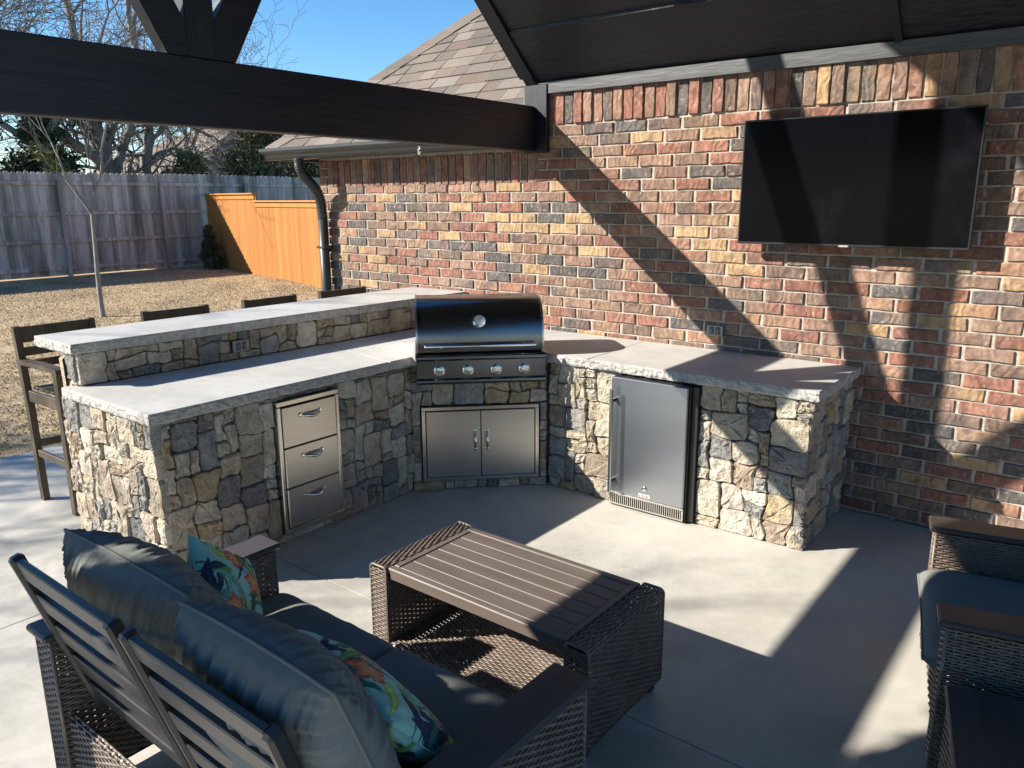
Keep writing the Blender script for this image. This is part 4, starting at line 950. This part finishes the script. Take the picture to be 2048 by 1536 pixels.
def bare(name, label, cat, loc, H, spread=1.0, seed=1, r0=.16, depth=6, forks=3, lean=(0, 0), trunk_h=.22, twig=.004, group=None, nseg=4, limbs=None):
    r = random.Random(seed); segs = []; big = []
    def grow(p, d, L_, rad, lv):
        q = p.copy(); dd = d.copy(); pr = rad; n_ = nseg if lv < 4 else 3
        pts = [(q.copy(), rad)]
        for s_ in range(n_):
            dd = (dd+Vector((r.gauss(0, .16), r.gauss(0, .16), r.gauss(.02, .10)))*(1.0 if lv else .35)).normalized(); q = q+dd*L_/n_
            rr_ = rad*(1-.38*(s_+1)/n_); pts.append((q.copy(), rr_))
            if lv >= 1 and s_ < n_-1 and lv < depth and r.random() < .62:
                side = dd.orthogonal().normalized(); side.rotate(Matrix.Rotation(r.uniform(0, 6.28), 3, dd)); grow(q, (dd*.65+side*r.uniform(.5, 1)*spread).normalized(), L_*r.uniform(.45, .7), rr_*.55, lv+1)
        (big if lv < 2 else segs).append(pts)
        if lv < depth:
            for k in range(forks if lv < 2 else 2):
                side = dd.orthogonal().normalized(); side.rotate(Matrix.Rotation(k*6.28/(forks if lv < 2 else 2)+r.uniform(-.6, .6), 3, dd))
                grow(q, (dd*r.uniform(.7, 1)+side*r.uniform(.35, .85)*spread).normalized(), L_*r.uniform(.62, .85), max(twig, pts[-1][1]*.78), lv+1)
    if limbs is None: grow(Vector((0, 0, -.2)), Vector((lean[0], lean[1], 1)).normalized(), H*trunk_h, r0, 0)
    for pl, ra, rb in (limbs or []):
        sp = smooth_path(pl, 5); m_ = len(sp); pts = [(p+Vector((r.gauss(0, .03), r.gauss(0, .03), r.gauss(0, .03))), ra+(rb-ra)*i/(m_-1)) for i, p in enumerate(sp)]; big.append(pts)
        for i in range(3, m_):
            if r.random() < .8:
                d = (pts[i][0]-pts[i-1][0]).normalized(); side = d.orthogonal().normalized(); side.rotate(Matrix.Rotation(r.uniform(0, 6.28), 3, d))
                grow(pts[i][0], (d*.6+side*.9+Vector((0, 0, .15))).normalized(), r.uniform(.9, 1.7), pts[i][1]*.45, 3)
    t = empty(name, loc, 0, label=label, cat=cat, group=group)
    mb = MB()
    for pts in big: mb.tube([p for p, _ in pts], [max(twig, q) for _, q in pts], 7, cap=False)
    mb.build('trunk', M['bark'], t, smooth=True)
    V = []; F = []; o_ = 0                        # twigs as thin three-sided tubes
    for pts in segs:
        for i, (p, q) in enumerate(pts):
            d = (pts[min(i+1, len(pts)-1)][0]-pts[max(i-1, 0)][0]).normalized(); a = d.orthogonal().normalized(); b = d.cross(a); q = max(twig, q)
            for k in range(3): V.append(p+(a*math.cos(k*2.094)+b*math.sin(k*2.094))*q)
            if i:
                for k in range(3): F.append((o_+(i-1)*3+k, o_+(i-1)*3+(k+1) % 3, o_+i*3+(k+1) % 3, o_+i*3+k))
        o_ += 3*len(pts)
    link('crown', npmesh('crown', np.array([tuple(v) for v in V]), np.array(F), M['bark'], smooth=True), t); return t
ZG = .12
OL = [([(0, -.1, -.2), (0, 0, 1.5), (0, -.1, 3.0), (.1, -.3, 3.9), (.0, -.5, 4.9), (0, -.7, 7), (0, -.6, 9.5)], .34, .08), ([(0, -.1, 2.5), (.2, -.6, 3.2), (.1, -1.3, 3.7), (0, -1.9, 4.3), (.1, -2.5, 5.2), (0, -3.2, 6.6)], .17, .05),
      ([(0, 0, 2.4), (-.2, .4, 3.3), (0, .8, 4.2), (.1, 1.1, 5.6), (0, 1.4, 8)], .20, .06), ([(0, 1.3, -.2), (0, 1.2, 2.4), (.1, 1.4, 4.5), (0, 1.2, 8.5)], .27, .09),
      ([(0, 1.3, 3.6), (.1, 2.2, 4.5), (0, 3.2, 4.4), (.1, 4.4, 3.9)], .10, .03), ([(0, 1.4, 4.4), (0, 2.4, 5.4), (.1, 3.8, 5.6), (0, 5.0, 5.0)], .11, .03), ([(0, 1.3, 3.0), (.1, 2.0, 3.6), (0, 3.0, 3.5), (.1, 3.9, 3.1)], .07, .025)]
bare('bare_tree', 'large bare oak with thick forking limbs behind the grey fence', 'tree', (-25.0, 8.5, ZG), 12, 1.0, 3, .42, 6, 3, (0, 0), .16, .010, limbs=OL)
bare('bare_tree', 'tall bare tree with fine upright twigs behind the fence at upper left', 'tree', (-22.5, 5.2, ZG), 13, .75, 12, .24, 6, 3, (0, 0), .26, .010)
bare('bare_tree', 'bare tree with pale trunks at the left edge beyond the fence', 'tree', (-24.0, 2.4, ZG), 13, .8, 21, .26, 6, 3, (0, .05), .26, .010)
bare('bare_tree', 'bare tree whose thin twigs reach into open blue sky above the beam', 'tree', (-31, 15.2, ZG), 14, .8, 33, .24, 6, 3, (.1, 0), .27, .008)
bare('bare_tree', 'leaning bare tree between the oak and the neighbouring roof', 'tree', (-27, 12.2, ZG), 9, 1.2, 45, .24, 5, 3, (.35, .3), .26, .009)
YC = [(.035, .055, .028), (.055, .075, .035), (.022, .038, .022), (.08, .095, .045)]
OC = [(.10, .115, .055), (.15, .15, .07), (.06, .08, .04), (.19, .17, .09)]
evergreen('cedar_tree', 'dark cedar rising behind the fence at the left edge', 'tree', (-21.5, 3.0, ZG), 1.5, 4.6, .4, 16000, YC, .10, 1)
evergreen('cedar_tree', 'dark bushy cedar behind the fence left of the oak', 'tree', (-23.0, 5.6, ZG), 1.5, 4.0, .4, 14000, YC, .10, 2)
evergreen('juniper_tree', 'olive green juniper behind the fence near the house corner', 'tree', (-22.0, 12.4, ZG), 1.7, 3.9, .3, 20000, OC, .10, 4, power=.7)
evergreen('juniper_tree', 'broad olive juniper hidden partly by the gutter', 'tree', (-23.0, 15.4, ZG), 2.0, 4.0, .3, 20000, OC, .10, 5, power=.6)
evergreen('evergreen_shrub', 'low green shrub in front of the oak trunk, above the fence', 'shrub', (-21.0, 9.0, ZG), 1.1, 2.9, .2, 9000, OC, .09, 6, power=.5)
evergreen('evergreen_shrub', 'yellow-green leafy shrub peeking over the fence at left', 'shrub', (-19.6, 4.2, ZG), .7, 2.9, .3, 5000, [(.16, .19, .05), (.22, .20, .07), (.10, .12, .03)], .07, 7, cone=False)
evergreen('evergreen_shrub', 'small conical dark shrub beside the cedar fence corner', 'shrub', (-16.0, 6.55, ZG), .30, 1.05, .05, 9000, YC, .035, 8, clumps=60, power=.9)
bare('young_tree', 'thin leaning young bare tree planted in the lawn', 'young tree', (-10.0, .95, .03), 5.2, .42, 57, .045, 3, 2, (-.25, .02), .36, .0045)
bare('bare_tree', 'bare yard tree to the left of the patio casting twig shadows', 'tree', (-10.0, -11.2, -.03), 11.5, 1.0, 61, .20, 6, 3, (0, 0), .26, .010)
evergreen('added_shade_tree', 'unseen round leafy tree added outside the pavilion corner to shade the loveseat', 'tree', (-1.55, -7.6, 0), .95, 1.75, 3.35, 16000, YC, .085, 77, cone=False, clumps=55)  # added out of view; crown placed to keep sun off the loveseat
# neighbouring house roof beyond the trees
nh = empty('neighbour_house', (-34, 19, 0), R(0), label='brown shingled roof of a neighbouring house beyond the trees', cat='house')
MB().box(-6, 6, -5.2, 5.5, -.5, 2.7, .02).build('wall', M['nwall'], nh)
mb = MB(); mb.add([(-6.5, -6.2, 2.5), (6.5, -6.2, 2.5), (6.5, 6, 2.5), (-6.5, 6, 2.5), (-1, 0, 6.0), (1, 0, 6.0)], [(0, 1, 5, 4), (2, 3, 4, 5), (1, 2, 5), (3, 0, 4), (3, 2, 1, 0)]); mb.build('roof', M['nroof'], nh)
print('stones', ns, 'bricks', len(bricks), 'objects', len(bpy.data.objects))
